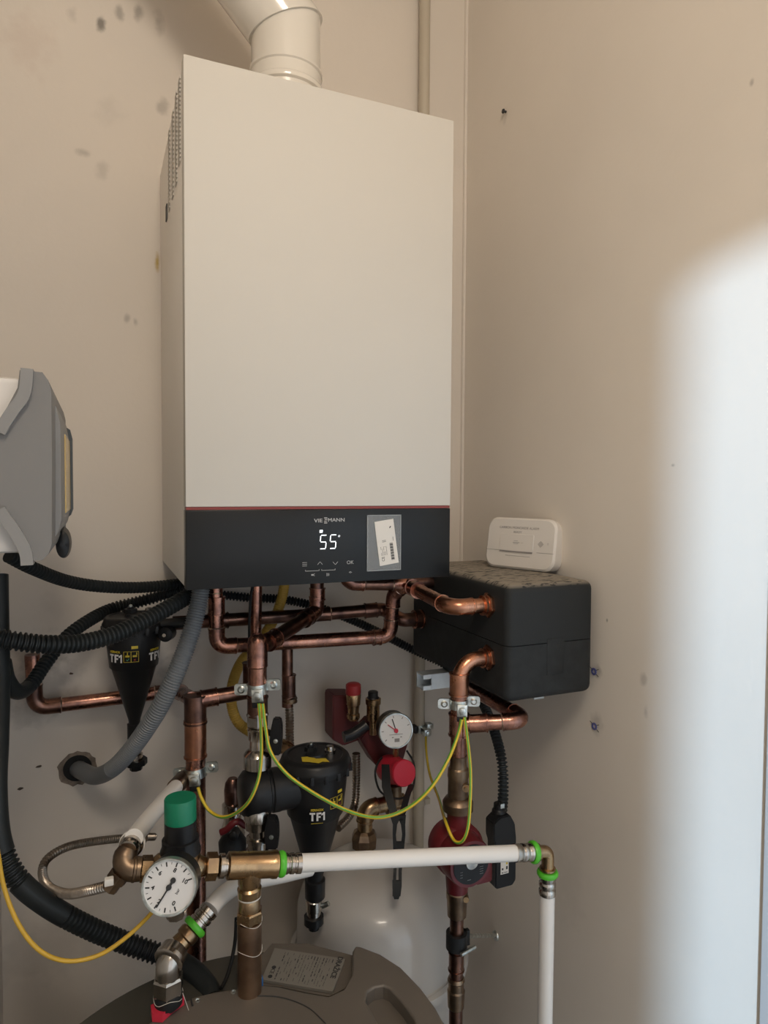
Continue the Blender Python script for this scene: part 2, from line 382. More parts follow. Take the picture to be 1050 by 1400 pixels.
part('vent_slots', b, mat('vent_shade', (.60, .57, .52), .7), t, kind='stuff', smooth=False)  # surface boxes in a darker tone that imitates shade inside the slots
b = B(); v = at(227.5, 291, X=0); addbox(b, (-.0008, v.y-.008, v.z-.012), (.002, v.y+.008, v.z+.012)); part('side_slot', b, M_UNDER, t)  # near-black block drawn for the shade within the slot
def PM(px, py, dz=.0002): # a point on the boiler front as a frame facing out
    v = at(px, py, Y=-dz); return fmat(v, Vector((1, 0, 0)), Vector((0, 0, 1)), Vector((0, -1, 0)))
text(panel, 'lettering', 'VIE', PM(435.2, 712), .0072, M_PRINT, bold=.00012, sx=1.30)
text(panel, 'lettering', 'MANN', PM(459.8, 711), .0072, M_PRINT, bold=.00012, sx=1.22)
bars(panel, 'emblem', PM(445.3, 711.5), [(0, .0036, .0046, .0014), (.0004, .0012, .0040, .0012), (-.0004, -.0012, .0040, .0012), (0, -.0036, .0046, .0014)], .0002, M_PRINT)
# seven segment 55
def digit5(px, py):
    w2, h2, s = .0044, .0098, .0014
    return [(0, h2, 2*w2-.001, s), (-w2-.0002, h2/2, s, h2-.0018), (0, 0, 2*w2-.001, s), (w2-.0002, -h2/2, s, h2-.0018), (0, -h2, 2*w2-.001, s)]
Msh = Matrix(((1, .08, 0, 0), (0, 1, 0, 0), (0, 0, 1, 0), (0, 0, 0, 1)))
for px, py in ((442, 741), (455.5, 740.5)): bars(panel, 'display_digit', PM(px, py) @ Msh, digit5(px, py), .0002, M_DIGIT)
text(panel, 'degree_mark', 'o', PM(463.6, 732.5), .0060, M_DIGIT)
bars(panel, 'display_icon', PM(439, 726.5), [(0, 0, .0045, .004), (.0018, .0008, .0012, .0012, 45)], .0002, M_DIGIT)
bars(panel, 'menu_key', PM(416.5, 771.5), [(0, k*.0024, .0068, .0006) for k in (-1, 0, 1)], .0002, M_PRINT)
for px, s, nm in ((437.5, 1, 'up_key'), (458.5, -1, 'down_key')):
    bars(panel, nm, PM(px, 770), [(-.0019, 0, .0054, .0006, 48*s), (.0019, 0, .0054, .0006, -48*s)], .0002, M_PRINT)
text(panel, 'ok_key', 'OK', PM(478.8, 769), .0075, M_PRINT)
bars(panel, 'bracket_line', PM(427, 780.5), [(0, 0, .021, .0006), (-.0102, .0009, .0006, .002), (.0102, .0009, .0006, .002)], .0002, M_PRINT)
bars(panel, 'bracket_line', PM(449, 779.5), [(0, 0, .021, .0006), (-.0102, .0009, .0006, .002), (.0102, .0009, .0006, .002)], .0002, M_PRINT)
bars(panel, 'tap_icon', PM(427, 786), [(0, 0, .003, .0022), (.0025, .001, .0025, .0007, 30), (.0025, -.001, .0025, .0007, -30)], .0002, M_PRINT)
bars(panel, 'radiator_icon', PM(448, 785.5), [(-.0012, 0, .0008, .0045), (.0006, 0, .0006, .004), (.002, 0, .0006, .0036)], .0002, M_PRINT)
bars(panel, 'wifi_icon', PM(479, 782), [(-.001, 0, .003, .0006, 35), (.001, 0, .003, .0006, -35), (0, -.0012, .001, .001, 45)], .0002, M_PRINT)
# plastic pocket with a paper label, stuck on the panel
pk = thing('label_sleeve', 'clear plastic pocket stuck on the black control panel, tilted paper label inside', 'sleeve', at(525, 785, Y=-.0008))
v = at(525, 742, Y=-.0006); Mf = fmat(v, Vector((1, 0, 0)), Vector((0, 0, 1)), Vector((0, -1, 0)))
b = B(); plate(b, Mf, .0555, .0835, .002, .0006); part('pocket', b, M_SLEEVE, pk)
b = B()
for q in ((0, .0412, .0555, .0014), (0, -.0412, .0555, .0014), (-.0270, 0, .0014, .0835), (.0270, 0, .0014, .0835)):
    addbox(b, (q[0]-q[2]/2, q[1]-q[3]/2, .0006), (q[0]+q[2]/2, q[1]+q[3]/2, .001), M=Mf)
part('welded_edge', b, mat('sleeve_edge', (.42, .44, .45), .3, alpha=.6), pk)
v = at(528.5, 741.5, Y=-.0014); Ml = fmat(v, Vector((1, 0, 0)), Vector((0, 0, 1)), Vector((0, -1, 0))) @ Matrix.Rotation(math.radians(8), 4, 'Z')
b = B(); addbox(b, (-.0155, -.0335, 0), (.0155, .0335, .0004), M=Ml); lab = part('paper_label', b, M_LABEL, pk)
Mt = Ml @ Matrix.Translation((0, 0, .0005)); q = []
for k in range(15):
    for j in range(4):
        if random.random() < .8: q.append((-.009+j*.0030, -.001-k*.0013, .0011, .0007))
q = [(-.0105+.0022*j, -.006-.0015*k, .0006, .0011) for j in range(5) for k in range(9) if random.random() < .7] + [(.007, -.002-.0014*k, .0052, .0005+.0004*(k % 3)) for k in range(19)]
q += [(.0085, .022, .0035, .0016, 45), (-.004, .0035, .006, .0006), (-.004, .0015, .006, .0006), (.011, .004, .0006, .006)]
bars(lab, 'print', Mt, q, .0001, M_INK, kind='stuff')
text(lab, 'ce_mark', 'CE', Mt @ Matrix.Translation((-.0085, -.024, 0)) @ Matrix.Rotation(PI/2, 4, 'Z'), .006, M_INK)

# flue
fa = at(391, 118, Y=.17); base = Vector((fa.x, .17, H)); up = Vector((0, 0, 1))
t = thing('flue_pipe', 'glossy white flue pipe with ribbed collar bending left above the boiler', 'flue pipe', base)
rF = .0575; c1 = Vector((base.x, .17, .880)); d2 = (at(325, -52, Y=.17) - at(389, 38, Y=.17)).normalized()
lathe_part('collar', t, base, up, [(0, rF*.90), (.030, rF*.90), (.0305, rF*.96), (.055, rF*.97), (.057, rF*1.02), (.060, rF*.97), (.074, rF*.98), (.076, rF*1.05), (.081, rF*1.07), (.084, rF*1.05), (.086, rF*1.0), (.104, rF*.99), (.106, rF*1.03), (.110, rF*1.03), (.112, rF*.97)], M_FLUE, 48)
b = B(); sweep(b, [base+up*.110, c1], rF*.97, 48); 
mid = (up+d2).normalized()
for v in b.verts:   # mitre the top end
    if (v.co-c1).length < rF*1.1:
        v.co += up*(-(v.co-c1).dot(mid)/up.dot(mid))
part('lower_elbow', b, M_FLUE, t)
b = B(); sweep(b, [c1, c1+d2*.35], rF*1.03, 48)
for v in b.verts:
    if (v.co-c1).length < rF*1.1: v.co += d2*(-(v.co-c1).dot(mid)/d2.dot(mid))
part('upper_elbow', b, M_FLUE, t)

# cream painted pipe in the corner, full height
pa = at(580.5, 60, Y=.352); t = thing('painted_pipe', 'thin cream painted pipe running up the corner behind the boiler', 'pipe', (pa.x, .352, ZF))
b = B(); sweep(b, [Vector((pa.x, .352, ZF+.001)), Vector((pa.x, .352, ZC-.001))], .0115, 20); part('pipe', b, M_PPIPE, t)
v = at(573, 1096, Y=.352)
b = B(); lathe(b, Vector((pa.x, .352, v.z-.006)), up, [(0, .0118), (0, .0135), (.012, .0135), (.012, .0118)], 20); addbox(b, (pa.x+.012, .345, v.z-.006), (pa.x+.024, .371, v.z+.006)); part('pipe_clip', b, M_PPIPE, t)

# ---------------------------------------------------------------- black insulated pump shell on the right wall
bx0, bx1, by0, by1, bz0, bz1 = .452, .614, -.083, .250, -.184, -.006
t = thing('insulated_manifold', 'black foam-clad manifold box with dusty top fixed to the right wall', 'manifold', ((bx0+bx1)/2, .09, bz0))
zs = bz0+.086
def shell(z0, z1, free):
    b = B(); addbox(b, (bx0, by0, z0), (bx1, by1, z1))
    es = [e for e in b.edges if not all(abs(v.co.z-free) < 1e-6 for v in e.verts)]
    bmesh.ops.bevel(b, geom=es, offset=.013, segments=5, profile=.5, affect='EDGES'); return b
part('upper_shell', shell(zs+.0006, bz1, zs+.0006), M_DUSTY, t); part('lower_shell', shell(bz0, zs-.0006, zs-.0006), M_FOAM, t)
b = B(); addbox(b, (bx0+.006, by0+.006, zs-.03), (bx1-.006, by1-.006, zs+.03)); part('inner_body', b, M_BLACK, t)
b = B(); addbox(b, (.524, by0-.0008, zs-.05), (.556, by0+.02, zs+.0065), .0008); part('interlock_tab', b, M_FOAM, t)
b = B(); addbox(b, (bx1-.004, .02, -.05), (XR-.0005, .06, -.02)); part('wall_spacer', b, M_BLACK, t)
b = B(); addbox(b, (bx1-.004, .12, -.16), (XR-.0005, .16, -.12)); part('wall_spacer', b, M_BLACK, t)
v = at(736, 955, Y=-.02)
b = B(); addbox(b, (v.x-.010, -.022, bz0-.022), (v.x+.010, -.019, bz0+.004)); addbox(b, (v.x+.008, -.02, bz0-.022), (v.x+.010, .02, bz0+.004)); part('bracket', b, M_RAIL, t, label='small steel bracket under the shell')

# carbon monoxide alarm leaning back against the wall on top of the shell
pL, pR = at(676, 771.5, Z=bz1+.002), at(752, 781, Z=bz1+.002)
a0 = at(671, 772, Y=.115); a0.z = bz1+.001; a1 = at(753, 781.5, Y=.022); a1.z = bz1+.001
u = (at(763, 745, Y=.012)-at(665, 745, Y=.150)); u.z = 0; u.normalize(); n = Vector((u.y, -u.x, 0)).normalized()
if n.dot(CAM-a0) < 0: n = -n
lean = math.radians(9); vv = (up*math.cos(lean) - n*math.sin(lean)).normalized(); nn = u.cross(vv).normalized()
if nn.dot(n) < 0: nn = -nn
cen = (at(665, 745, Y=.150)+at(763, 745, Y=.012))/2
wA = (at(763, 745, Y=.012)-at(665, 745, Y=.150)).length*.96; hA = wA*.635
cen.z = bz1+.0012+hA/2*math.cos(lean)
t = thing('carbon_monoxide_alarm', 'small white carbon monoxide alarm leaning on top of the black shell', 'alarm', (cen.x, cen.y, bz1))
Ma = fmat(cen, u, vv, nn)
b = B(); plate(b, Ma @ Matrix.Translation((0, 0, -.024)), wA*.98, hA*.97, .018, .016); part('back_case', b, M_ALARM, t)
b = B(); plate(b, Ma @ Matrix.Translation((0, 0, -.008)), wA, hA, .019, .012, .0035, 7); part('front_case', b, M_ALARM, t, ang=18)
F0 = Ma @ Matrix.Translation((0, 0, .00415))
text(t, 'lettering', 'CARBON MONOXIDE ALARM', F0 @ Matrix.Translation((-.004, hA*.30, 0)), .0062, M_ALARML)
text(t, 'lettering', 'READY', F0 @ Matrix.Translation((-.006, hA*.215, 0)), .0055, M_ALARML)
b = B(); plate(b, F0 @ Matrix.Translation((-.006, .001, 0)), wA*.49, hA*.34, .002, .0014, .0006); btn = part('test_button', b, M_ALARM, t, ang=12)
bars(t, 'button_recess', F0 @ Matrix.Translation((-.006, -hA*.165-.0005, 0)), [(0, 0, wA*.475, .0026)], .0012, M_ALARML)
bars(btn, 'print', F0 @ Matrix.Translation((-.006, .001, .0015)), [(-.001, .003, .008, .0007), (0, 0, .014, .0009), (-.001, -.002, .010, .0007), (.012, 0, .005, .0004)], .0002, M_ALARML)
bars(t, 'case_seam', F0 @ Matrix.Translation((0, -hA*.155, 0)), [(-wA*.39, 0, wA*.19, .0006), (wA*.37, 0, wA*.23, .0006)], .0003, M_ALARML)
bars(t, 'print', F0 @ Matrix.Translation((-.004, -hA*.25, 0)), [(-.022+.0027*k, 0, .002, .0010) for k in range(19)], .0002, M_ALARML, kind='stuff')
bars(t, 'sounder_grille', F0 @ Matrix.Translation((wA*.30, .001, 0)) @ Matrix.Rotation(PI/4, 4, 'Z'), [(.0022*i, .0022*j, .0013, .0013) for i in (-1.5, -.5, .5, 1.5) for j in (-1.5, -.5, .5, 1.5)], .0002, M_ALARML)
bars(t, 'indicator', F0 @ Matrix.Translation((wA*.40, .001, 0)), [(0, .002, .003, .001), (0, 0, .0025, .001)], .0002, mat('alarm_led', (.5, .46, .42), .5))

# ---------------------------------------------------------------- grey enclosure on the left wall
gx = -.150; gy0, gy1 = -.205, .10
def GS(px, py): v = at(px, py, Y=gy0); return v
t = thing('enclosure_box', 'grey plastic wall box with lighter rim and narrow window on the left wall', 'enclosure', (-.21, -.05, .06))
prof = [(-60, 575), (0, 575), (24, 530), (27, 506), (58, 509), (66, 520), (70, 535), (71, 640), (70.5, 745), (66, 758), (58, 766), (30, 768), (22, 742), (0, 706), (-60, 706)]
# the grey cover, drawn on its near side and run back along the wall
lp = [GS(*p) for p in prof]
for q in lp: q.x = max(q.x, XL+.012)
b = B(); prism(b, lp, (0, gy1-gy0, 0)); part('cover', b, M_BGREY, t, ang=25)
b = B(); z0, z1 = GS(20, 758).z, GS(20, 513).z; addbox(b, (XL+.0005, gy0+.012, z0), (GS(30, 600).x, gy1-.01, z1), .006); part('rear_case', b, M_BWHITE, t)
def band(pp, wd):
    L1 = spline([GS(*p) for p in pp], .004); out = []
    for i, p in enumerate(L1):
        a, c = L1[max(i-1, 0)], L1[min(i+1, len(L1)-1)]; d = (c-a).normalized(); nrm = Vector((-d.z, 0, d.x)); out.append((p, p+nrm*wd))
    b = B(); lp2 = [x[0] for x in out]+[x[1] for x in out][::-1]
    for q in lp2: q.y = gy0-.006; q.x = max(q.x, XL+.003)
    prism(b, lp2, (0, .02, 0)); return b
part('rim', band([(-8, 588), (0, 574), (12, 556), (24, 540), (28, 524), (29, 501)], -.0105), M_BRIM, t)
part('rim', band([(-8, 700), (0, 712), (12, 728), (24, 748), (28, 760), (29, 773)], .0105), M_BRIM, t)
def prism_y(pts, y0, y1, m, nm, lab=None):
    b = B(); prism(b, [Vector((x, y0, z)) for x, z in pts], (0, y1-y0, 0)); return part(nm, b, m, t, label=lab, ang=25)
zt, zb = GS(70, 530).z, GS(70, 757).z
prism_y([(gx-.004, zb+.004), (gx+.004, zb+.016), (gx+.0075, zb+.03), (gx+.0075, zt-.03), (gx+.004, zt-.012), (gx-.004, zt)], gy0+.06, gy1-.004, M_BRIM, 'window_frame')
prism_y([(gx, zb+.03), (gx+.0088, zb+.034), (gx+.0088, zt-.034), (gx, zt-.03)], gy0+.15, gy1-.02, M_AMBER, 'window', 'amber inspection window')
prism_y([(gx, zb+.018), (gx+.009, zb+.026), (gx+.0118, zb+.034), (gx+.0118, zt-.030), (gx+.009, zt-.018), (gx, zt-.012)], gy1-.018, gy1-.006, M_SMOKE, 'window_seal')
b = B(); c = Vector((gx+.004, -.02, at(77, 742, Y=-.02).z)); lathe(b, c-Vector((0, .03, 0)), (0, 1, 0), [(0, .004), (.004, .010), (.03, .012), (.055, .010), (.06, .004)], 20)
for v in b.verts: v.co.z = c.z+(v.co.z-c.z)*1.6; v.co.x = c.x+(v.co.x-c.x)*.75
part('latch', b, M_BLACK, t)

# ---------------------------------------------------------------- copper pipework
t = thing('flow_pipe', 'copper pipe from under the boiler left side crossing to the S-bend', 'pipe', at(296, 885, Y=.2))
P = A([(293, 770, .2), (297, 884, .2), (533, 870, .19), (538, 814, .182), (548, 803, .170), (566, 801, .160)])
pipe_run(t, P, .0122, M_COPPER, bend=.018)
collar(t, at(296, 828, Y=.2), up, .0138, .030, M_COPPER); collar(t, at(294, 806, Y=.2), up, .0115, .012, M_BRASSD, 'adapter')
collar(t, at(515, 871.5, Y=.1908), P[2]-P[1], .0136, .014, M_COPPER)
t = thing('front_pipe', 'copper pipe dropping to the upper port of the black shell', 'pipe', at(640, 832, Y=-.02))
pm = at(668, 831, X=bx0); q0 = at(560, 801, Y=.160); q1 = at(617, 831, Y=pm.y); q2 = Vector((bx0+.004, q1.y, q1.z-.0)); q2.z = q1.z
pipe_run(t, [q0, q1, q2], .0118, M_COPPERB, M_COPPERB, bend=.02)
collar(t, q0.lerp(q1, .16), q1-q0, .0138, .03, M_COPPER)
b = B(); bmesh.ops.create_uvsphere(b, u_segments=20, v_segments=12, radius=.0142, matrix=Matrix.Translation(q0)); part('tee_body', b, M_COPPER, t)
for dx, rr_, ww in ((.0, .0205, .006),): hexnut(t, q2-Vector((.005, 0, 0)), (1, 0, 0), .0195, .008, M_COPPERB, 'flange_nut'); collar(t, q2-Vector((.012, 0, 0)), (1, 0, 0), .0145, .008, M_COPPERB)
t = thing('upper_branch_pipe', 'short dark copper branch just below the panel above the S-bend', 'pipe', at(500, 803, Y=.17))
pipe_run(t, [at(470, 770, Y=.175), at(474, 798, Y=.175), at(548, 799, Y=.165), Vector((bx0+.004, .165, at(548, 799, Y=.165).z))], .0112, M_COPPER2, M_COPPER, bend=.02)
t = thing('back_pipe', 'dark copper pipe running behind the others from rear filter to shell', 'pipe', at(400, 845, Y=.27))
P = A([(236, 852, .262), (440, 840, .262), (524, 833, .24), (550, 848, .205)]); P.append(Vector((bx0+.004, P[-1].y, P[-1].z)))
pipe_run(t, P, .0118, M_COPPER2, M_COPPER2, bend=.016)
collar(t, at(507, 834.5, Y=.2445), P[2]-P[1], .0138, .024, M_COPPER2); collar(t, at(300, 848.5, Y=.262), P[1]-P[0], .0135, .03, M_COPPER2)
collar(t, P[-1]-Vector((.012, 0, 0)), (1, 0, 0), .0165, .016, M_COPPER); 
t = thing('diagonal_pipe', 'copper pipe slanting from a boiler outlet down to the middle riser', 'pipe', at(395, 865, Y=.19))
P = A([(434, 770, .238), (433, 836, .238), (358, 884, .12)])
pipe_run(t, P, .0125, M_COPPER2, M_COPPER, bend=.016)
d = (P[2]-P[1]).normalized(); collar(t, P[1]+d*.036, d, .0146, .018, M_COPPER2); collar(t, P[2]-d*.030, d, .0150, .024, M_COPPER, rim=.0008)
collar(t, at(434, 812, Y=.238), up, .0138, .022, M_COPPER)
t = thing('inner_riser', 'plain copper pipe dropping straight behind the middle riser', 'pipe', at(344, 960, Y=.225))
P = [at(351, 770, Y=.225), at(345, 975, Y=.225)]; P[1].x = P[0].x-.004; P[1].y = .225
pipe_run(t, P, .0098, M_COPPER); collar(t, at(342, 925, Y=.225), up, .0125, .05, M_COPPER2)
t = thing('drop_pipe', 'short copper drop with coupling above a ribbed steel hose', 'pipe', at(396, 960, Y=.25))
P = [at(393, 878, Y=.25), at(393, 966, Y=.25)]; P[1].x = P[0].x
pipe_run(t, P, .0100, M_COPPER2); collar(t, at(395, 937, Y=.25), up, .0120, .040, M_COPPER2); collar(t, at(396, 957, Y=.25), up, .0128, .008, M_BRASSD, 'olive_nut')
b = B(); corrug(b, A([(395, 962, .25), (396, 985, .25), (396, 1012, .25), (398, 1035, .25)]), .0078, .0052, .0016); solo('ribbed_connector', b, M_SILV, 'short ribbed steel hose hanging below the copper drop', 'hose')

# left copper run on the wall, and the two risers
t = thing('wall_pipe', 'copper pipe low on the back wall passing behind the rear filter', 'pipe', at(120, 962, Y=.33))
P = A([(44, 895, .335), (48, 968, .335), (243, 944, .335), (262, 956, .18)])
pipe_run(t, P, .0120, M_COPPER, M_COPPER2, bend=.02, sock=.02)
t = thing('left_riser', 'thick copper riser standing behind the green-capped valve', 'riser', at(268, 1330, Y=.17))
x9 = at(267.5, 1060, Y=.17); top9 = Vector((x9.x, .17, at(262, 958, Y=.17).z)); bot9 = Vector((x9.x, .17, ZF+.001))
b = B(); sweep(b, [bot9, top9], .0155, 24); part('pipe', b, M_COPPER, t)
collar(t, Vector((x9.x, .17, at(264, 1010, Y=.17).z)), up, .0172, .060, M_COPPERB); collar(t, top9-up*.014, up, .0176, .046, M_COPPER2, 'tee')
P = [Vector((x9.x+.002, .17, at(262, 958, Y=.17).z)), Vector((at(345, 944, Y=.17).x, .17, at(345, 944, Y=.17).z))]
t = thing('cross_pipe', 'short copper cross pipe between left and middle risers', 'pipe', P[0].lerp(P[1], .5)); pipe_run(t, P, .0125, M_COPPER2); collar(t, P[0].lerp(P[1], .22), P[1]-P[0], .0142, .026, M_COPPER)

t = thing('middle_riser', 'copper riser above the front black filter with nickel ball valve', 'riser', at(352, 1045, Y=.12))
xm = at(352, 940, Y=.12); X = xm.x
def zc(py, Y=.12, px=352): return at(px, py, Y=Y).z
b = B(); sweep(b, [Vector((X, .12, zc(985))), Vector((X, .12, zc(884)))], .0145, 24); part('pipe', b, M_COPPER, t)
lathe_part('elbow', t, Vector((X, .12, zc(912))), up, [(0, .0152), (.002, .0166), (.004, .0160), (.036, .0162), (.046, .0140), (.053, .007)], M_COPPER, 24)
collar(t, Vector((X, .12, zc(965))), up, .0160, .03, M_COPPER2)
vp = [(1049, 12), (1048, 18.5), (1031, 18.5), (1027, 16), (1023, 11), (1011, 10.5), (1010, 12.5), (998, 13), (996, 14), (994, 11.5)]
lathe_part('valve_body', t, Vector((X, .12, zc(1049))), up, [((zc(y)-zc(1049)), r*.00118) for y, r in vp], M_CHROME, 28, ang=30)
hexnut(t, Vector((X, .12, zc(983))), up, .0182, .022, M_CHROME)
# valve handle
def ball_handle(parent, c, hgt, wid, tilt, yoff=-.012):
    b = B(); M = fmat(c, _R0.copy(), up.copy(), (-_F).normalized()) @ Matrix.Rotation(tilt, 4, 'Z')
    M = fmat(c, _R0.copy(), Vector((0, 0, 1)), -Vector((_F.x, _F.y, 0)).normalized()) @ Matrix.Rotation(tilt, 4, 'Z')
    lp = [(-.30, .5), (.30, .5), (.46, .3), (.5, -.1), (.40, -.5), (-.38, -.5), (-.5, -.2), (-.5, .1)]
    prism(b, [M @ Vector((x*wid, y*hgt, -.007)) for x, y in lp], M.to_3x3() @ Vector((0, 0, .014)))
    es = [e for e in b.edges]; bmesh.ops.bevel(b, geom=es, offset=.0018, segments=2, affect='EDGES')
    h = part('handle', b, M_BLACK, parent)
    b = B(); lathe(b, M @ Vector((.0, -.1*hgt, .006)), M.to_3x3() @ Vector((0, 0, 1)), [(0, .0036), (.0025, .0034), (.003, .0015)], 12); part('screw', b, M_ZINC, h)
    b = B(); sweep(b, [M @ Vector((0, 0, -.004)), M @ Vector((-.02, 0, -.016))], .005, 12); part('spindle', b, M_BLACK, h)
ball_handle(t, at(378, 1006, Y=.100), .058, .019, -.04)

# ---------------------------------------------------------------- magnetic filters
def tf_text(f, c, ang, r, s=1.0, second=False):
    """printed marks that stand on the filter's skin, at the angle ang (from -Y towards +X)"""
    def fr(da, z, k=1.0):
        a = ang+da; n = Vector((math.sin(a), -math.cos(a), 0)); x = Vector((math.cos(a), math.sin(a), 0))
        return fmat(Vector((c.x, c.y, z)) + n*(r*k+.0007), x, up.copy(), n)
    return fr
def magnetic_filter(name, label, cx, cy, ztop, zbot, R, neck, marks):
    """wide drum, cone, neck: z given by the drum top and the bottom of the neck"""
    t = thing(name, label, 'filter', (cx, cy, zbot), 'magnetic filters')
    H_ = ztop-zbot
    lathe_part('body', t, Vector((cx, cy, zbot)), up, [(0, neck*.9), (.002, neck), (H_*.13, neck*1.02), (H_*.135, neck*.8), (H_*.17, neck*.86), (H_*.60, R*.735), (H_*.615, R*.80), (H_*.80, R*.89), (H_*.93, R*.93)], M_BLACK, 40)
    lathe_part('lid', t, Vector((cx, cy, zbot+H_*.91)), up, [(0, R*.90), (0, R*1.00), (.006, R*1.03), (.012, R*1.03), (.015, R*.99), (.020, R*.97), (.0235, R*.90), (.0245, R*.80), (.0225, R*.76), (.0225, R*.30), (.026, R*.28), (.026, 0.0001)], M_BLACK, 40)
    # ribs round the lid
    b = B()
    for k in range(16):
        a = 2*PI*k/16; o = Vector((cx+math.cos(a)*R*1.00, cy+math.sin(a)*R*1.00, zbot+H_*.91)); addbox(b, (o.x-.003, o.y-.003, o.z-.004), (o.x+.003, o.y+.003, o.z+.009), .001)
    part('lid_lugs', b, M_BLACK, t, kind='stuff')
    zt = zbot+H_*.91+.0265
    lathe_part('bleed_cap', t, Vector((cx-.004, cy+.012, zt-.001)), up, [(0, .011), (.007, .0105), (.007, .006), (.010, .0055)], M_BLACK, 8)
    lathe_part('bleed_screw', t, Vector((cx-.004, cy+.012, zt+.008)), up, [(0, .003), (.004, .003), (.005, .001)], M_ZINC, 12)
    lathe_part('vent_plug', t, Vector((cx+.024, cy-.004, zt-.004)), up, [(0, .009), (.006, .009), (.006, .0065), (.012, .006), (.013, .003)], M_CHROME, 16)
    return t
def filter_print(t, c, ang, r, z, sc=1.0):
    fr = tf_text(t, c, ang, r)
    return fr
# front filter
yf = .12; cF = at(431, 1040, Y=yf);  zbF = at(428, 1228, Y=yf).z
zlid = at(432, 1032, Y=yf).z
tF = magnetic_filter('magnetic_filter', 'black cone-shaped magnetic filter in the middle, its whole lid in view', at(431, 1080, Y=yf).x, yf, zlid, zbF, .0575, .0165, None)
cf = Vector((at(431, 1080, Y=yf).x, yf, 0)); toC = math.atan2(CAM.x-cf.x, -(CAM.y-cf.y))
def fprint(t, c, ang, r, z, big='TF1', url=True):
    fr = tf_text(t, c, ang, r)
    k_ = .0028/r
    bars(t, 'lettering', fr(-k_*2.6, z), [(0, .0052, .0088, .0028), (0, -.0012, .0030, .0108)], .0003, M_WPRINT)
    bars(t, 'lettering', fr(k_*1.0, z), [(-.0024, 0, .0030, .0132), (.0006, .0052, .0066, .0028), (.0002, -.0004, .0050, .0026)], .0003, M_WPRINT)
    M1 = fr(k_*3.6, z); b = B(); prism(b, [M1 @ Vector((x, y, 0)) for x, y in ((-.0004, -.0066), (.0022, -.0066), (.0022, .0066), (.0002, .0066), (-.0034, .0038), (-.0034, .0012), (-.0004, .0030))], M1.to_3x3() @ Vector((0, 0, .0002))); part('numeral', b, M_WPRINT, t, smooth=False)
    text(t, 'lettering', 'FERNOX', fr(0, z+.0105), .0052, M_YPRINT, bold=.0001)
    if url: bars(t, 'print', fr(0, z-.0105), [(-.0085+.0021*k, 0, .0015, .0008) for k in range(9)], .0002, M_YPRINT)
def fdiagram(t, c, ang, r, z):
    fr = tf_text(t, c, ang, r)
    for k, da in enumerate((-.13, .13)):
        M = fr(da, z); q = .0058
        bars(t, 'pictogram_frame', M, [(-q, 0, .0006, .017), (q, 0, .0006, .017), (0, .0085, 2*q, .0006), (0, -.0085, 2*q, .0006)], .0002, M_YPRINT)
        bars(t, 'pictogram', M, [(0, .001, .0065, .003), (0 if k == 0 else .003, .005, .0014, .004)], .0002, M_YPRINT)
        bars(t, 'pictogram', M, [(-.001, -.0052, .003, .0007, -45), (.001, -.0046, .005, .0007, 50)] if k == 0 else [(0, -.005, .004, .0007, 45), (0, -.005, .004, .0007, -45)], .0002, M_GPRINT if k == 0 else M_RPRINT)
    bars(t, 'warning_flash', fr(.13, z+.015), [(0, 0, .010, .0045)], .0002, M_YPRINT)
rB = .0575*.875
fprint(tF, cf, toC+.06, rB*.99, at(436, 1098, Y=yf).z+.003)
fdiagram(tF, cf, toC+.72, rB*1.02, at(458, 1082, Y=yf).z+.006)
# lid sticker: spanner outline
Hf = zlid-zbF; zl = zbF+Hf*.91+.0232
Msp = fmat(Vector((cf.x-.010, cf.y-.022, zl)), Vector((.93, -.30, 0)), Vector((.30, .93, 0)), up)
b = B(); prism(b, [Msp @ Vector(p+(0,)) for p in ((-.020, .012), (-.004, .014), (.004, .004), (.020, .004), (.026, -.010), (.015, -.008), (.009, -.014), (-.006, -.008), (-.018, -.006))], (0, 0, .0006)); part('spanner_sticker', b, M_YPRINT, tF, label='yellow sticker on the lid')
# side union towards the valve
cu = at(384, 1078, Y=yf-.005); ul = Vector((-1, 0, 0))
lathe_part('side_union', tF, Vector((cu.x-.002, yf-.005, cu.z)), ul, [(-.03, .033), (0, .033), (.004, .034), (.014, .034), (.016, .032), (.019, .032), (.021, .036), (.040, .039), (.056, .036), (.063, .028), (.064, .001)], M_BLACK, 36)
# drain valve
lathe_part('drain_valve', tF, Vector((cf.x-.002, yf, zbF+.001)), -up, [(0, .010), (.004, .0135), (.020, .0135), (.022, .0115), (.034, .012)], M_CHROME, 6 if False else 20)
lathe_part('drain_cap', tF, Vector((cf.x-.002, yf, zbF-.030)), -up, [(0, .0165), (.012, .0165), (.014, .010), (.022, .009)], M_BLACK, 12)
b = B(); sweep(b, [Vector((cf.x+.010, yf-.008, zbF-.012)), Vector((cf.x+.019, yf-.014, zbF-.006))], .0042, 12); part('drain_screw', b, M_ZINC, tF)
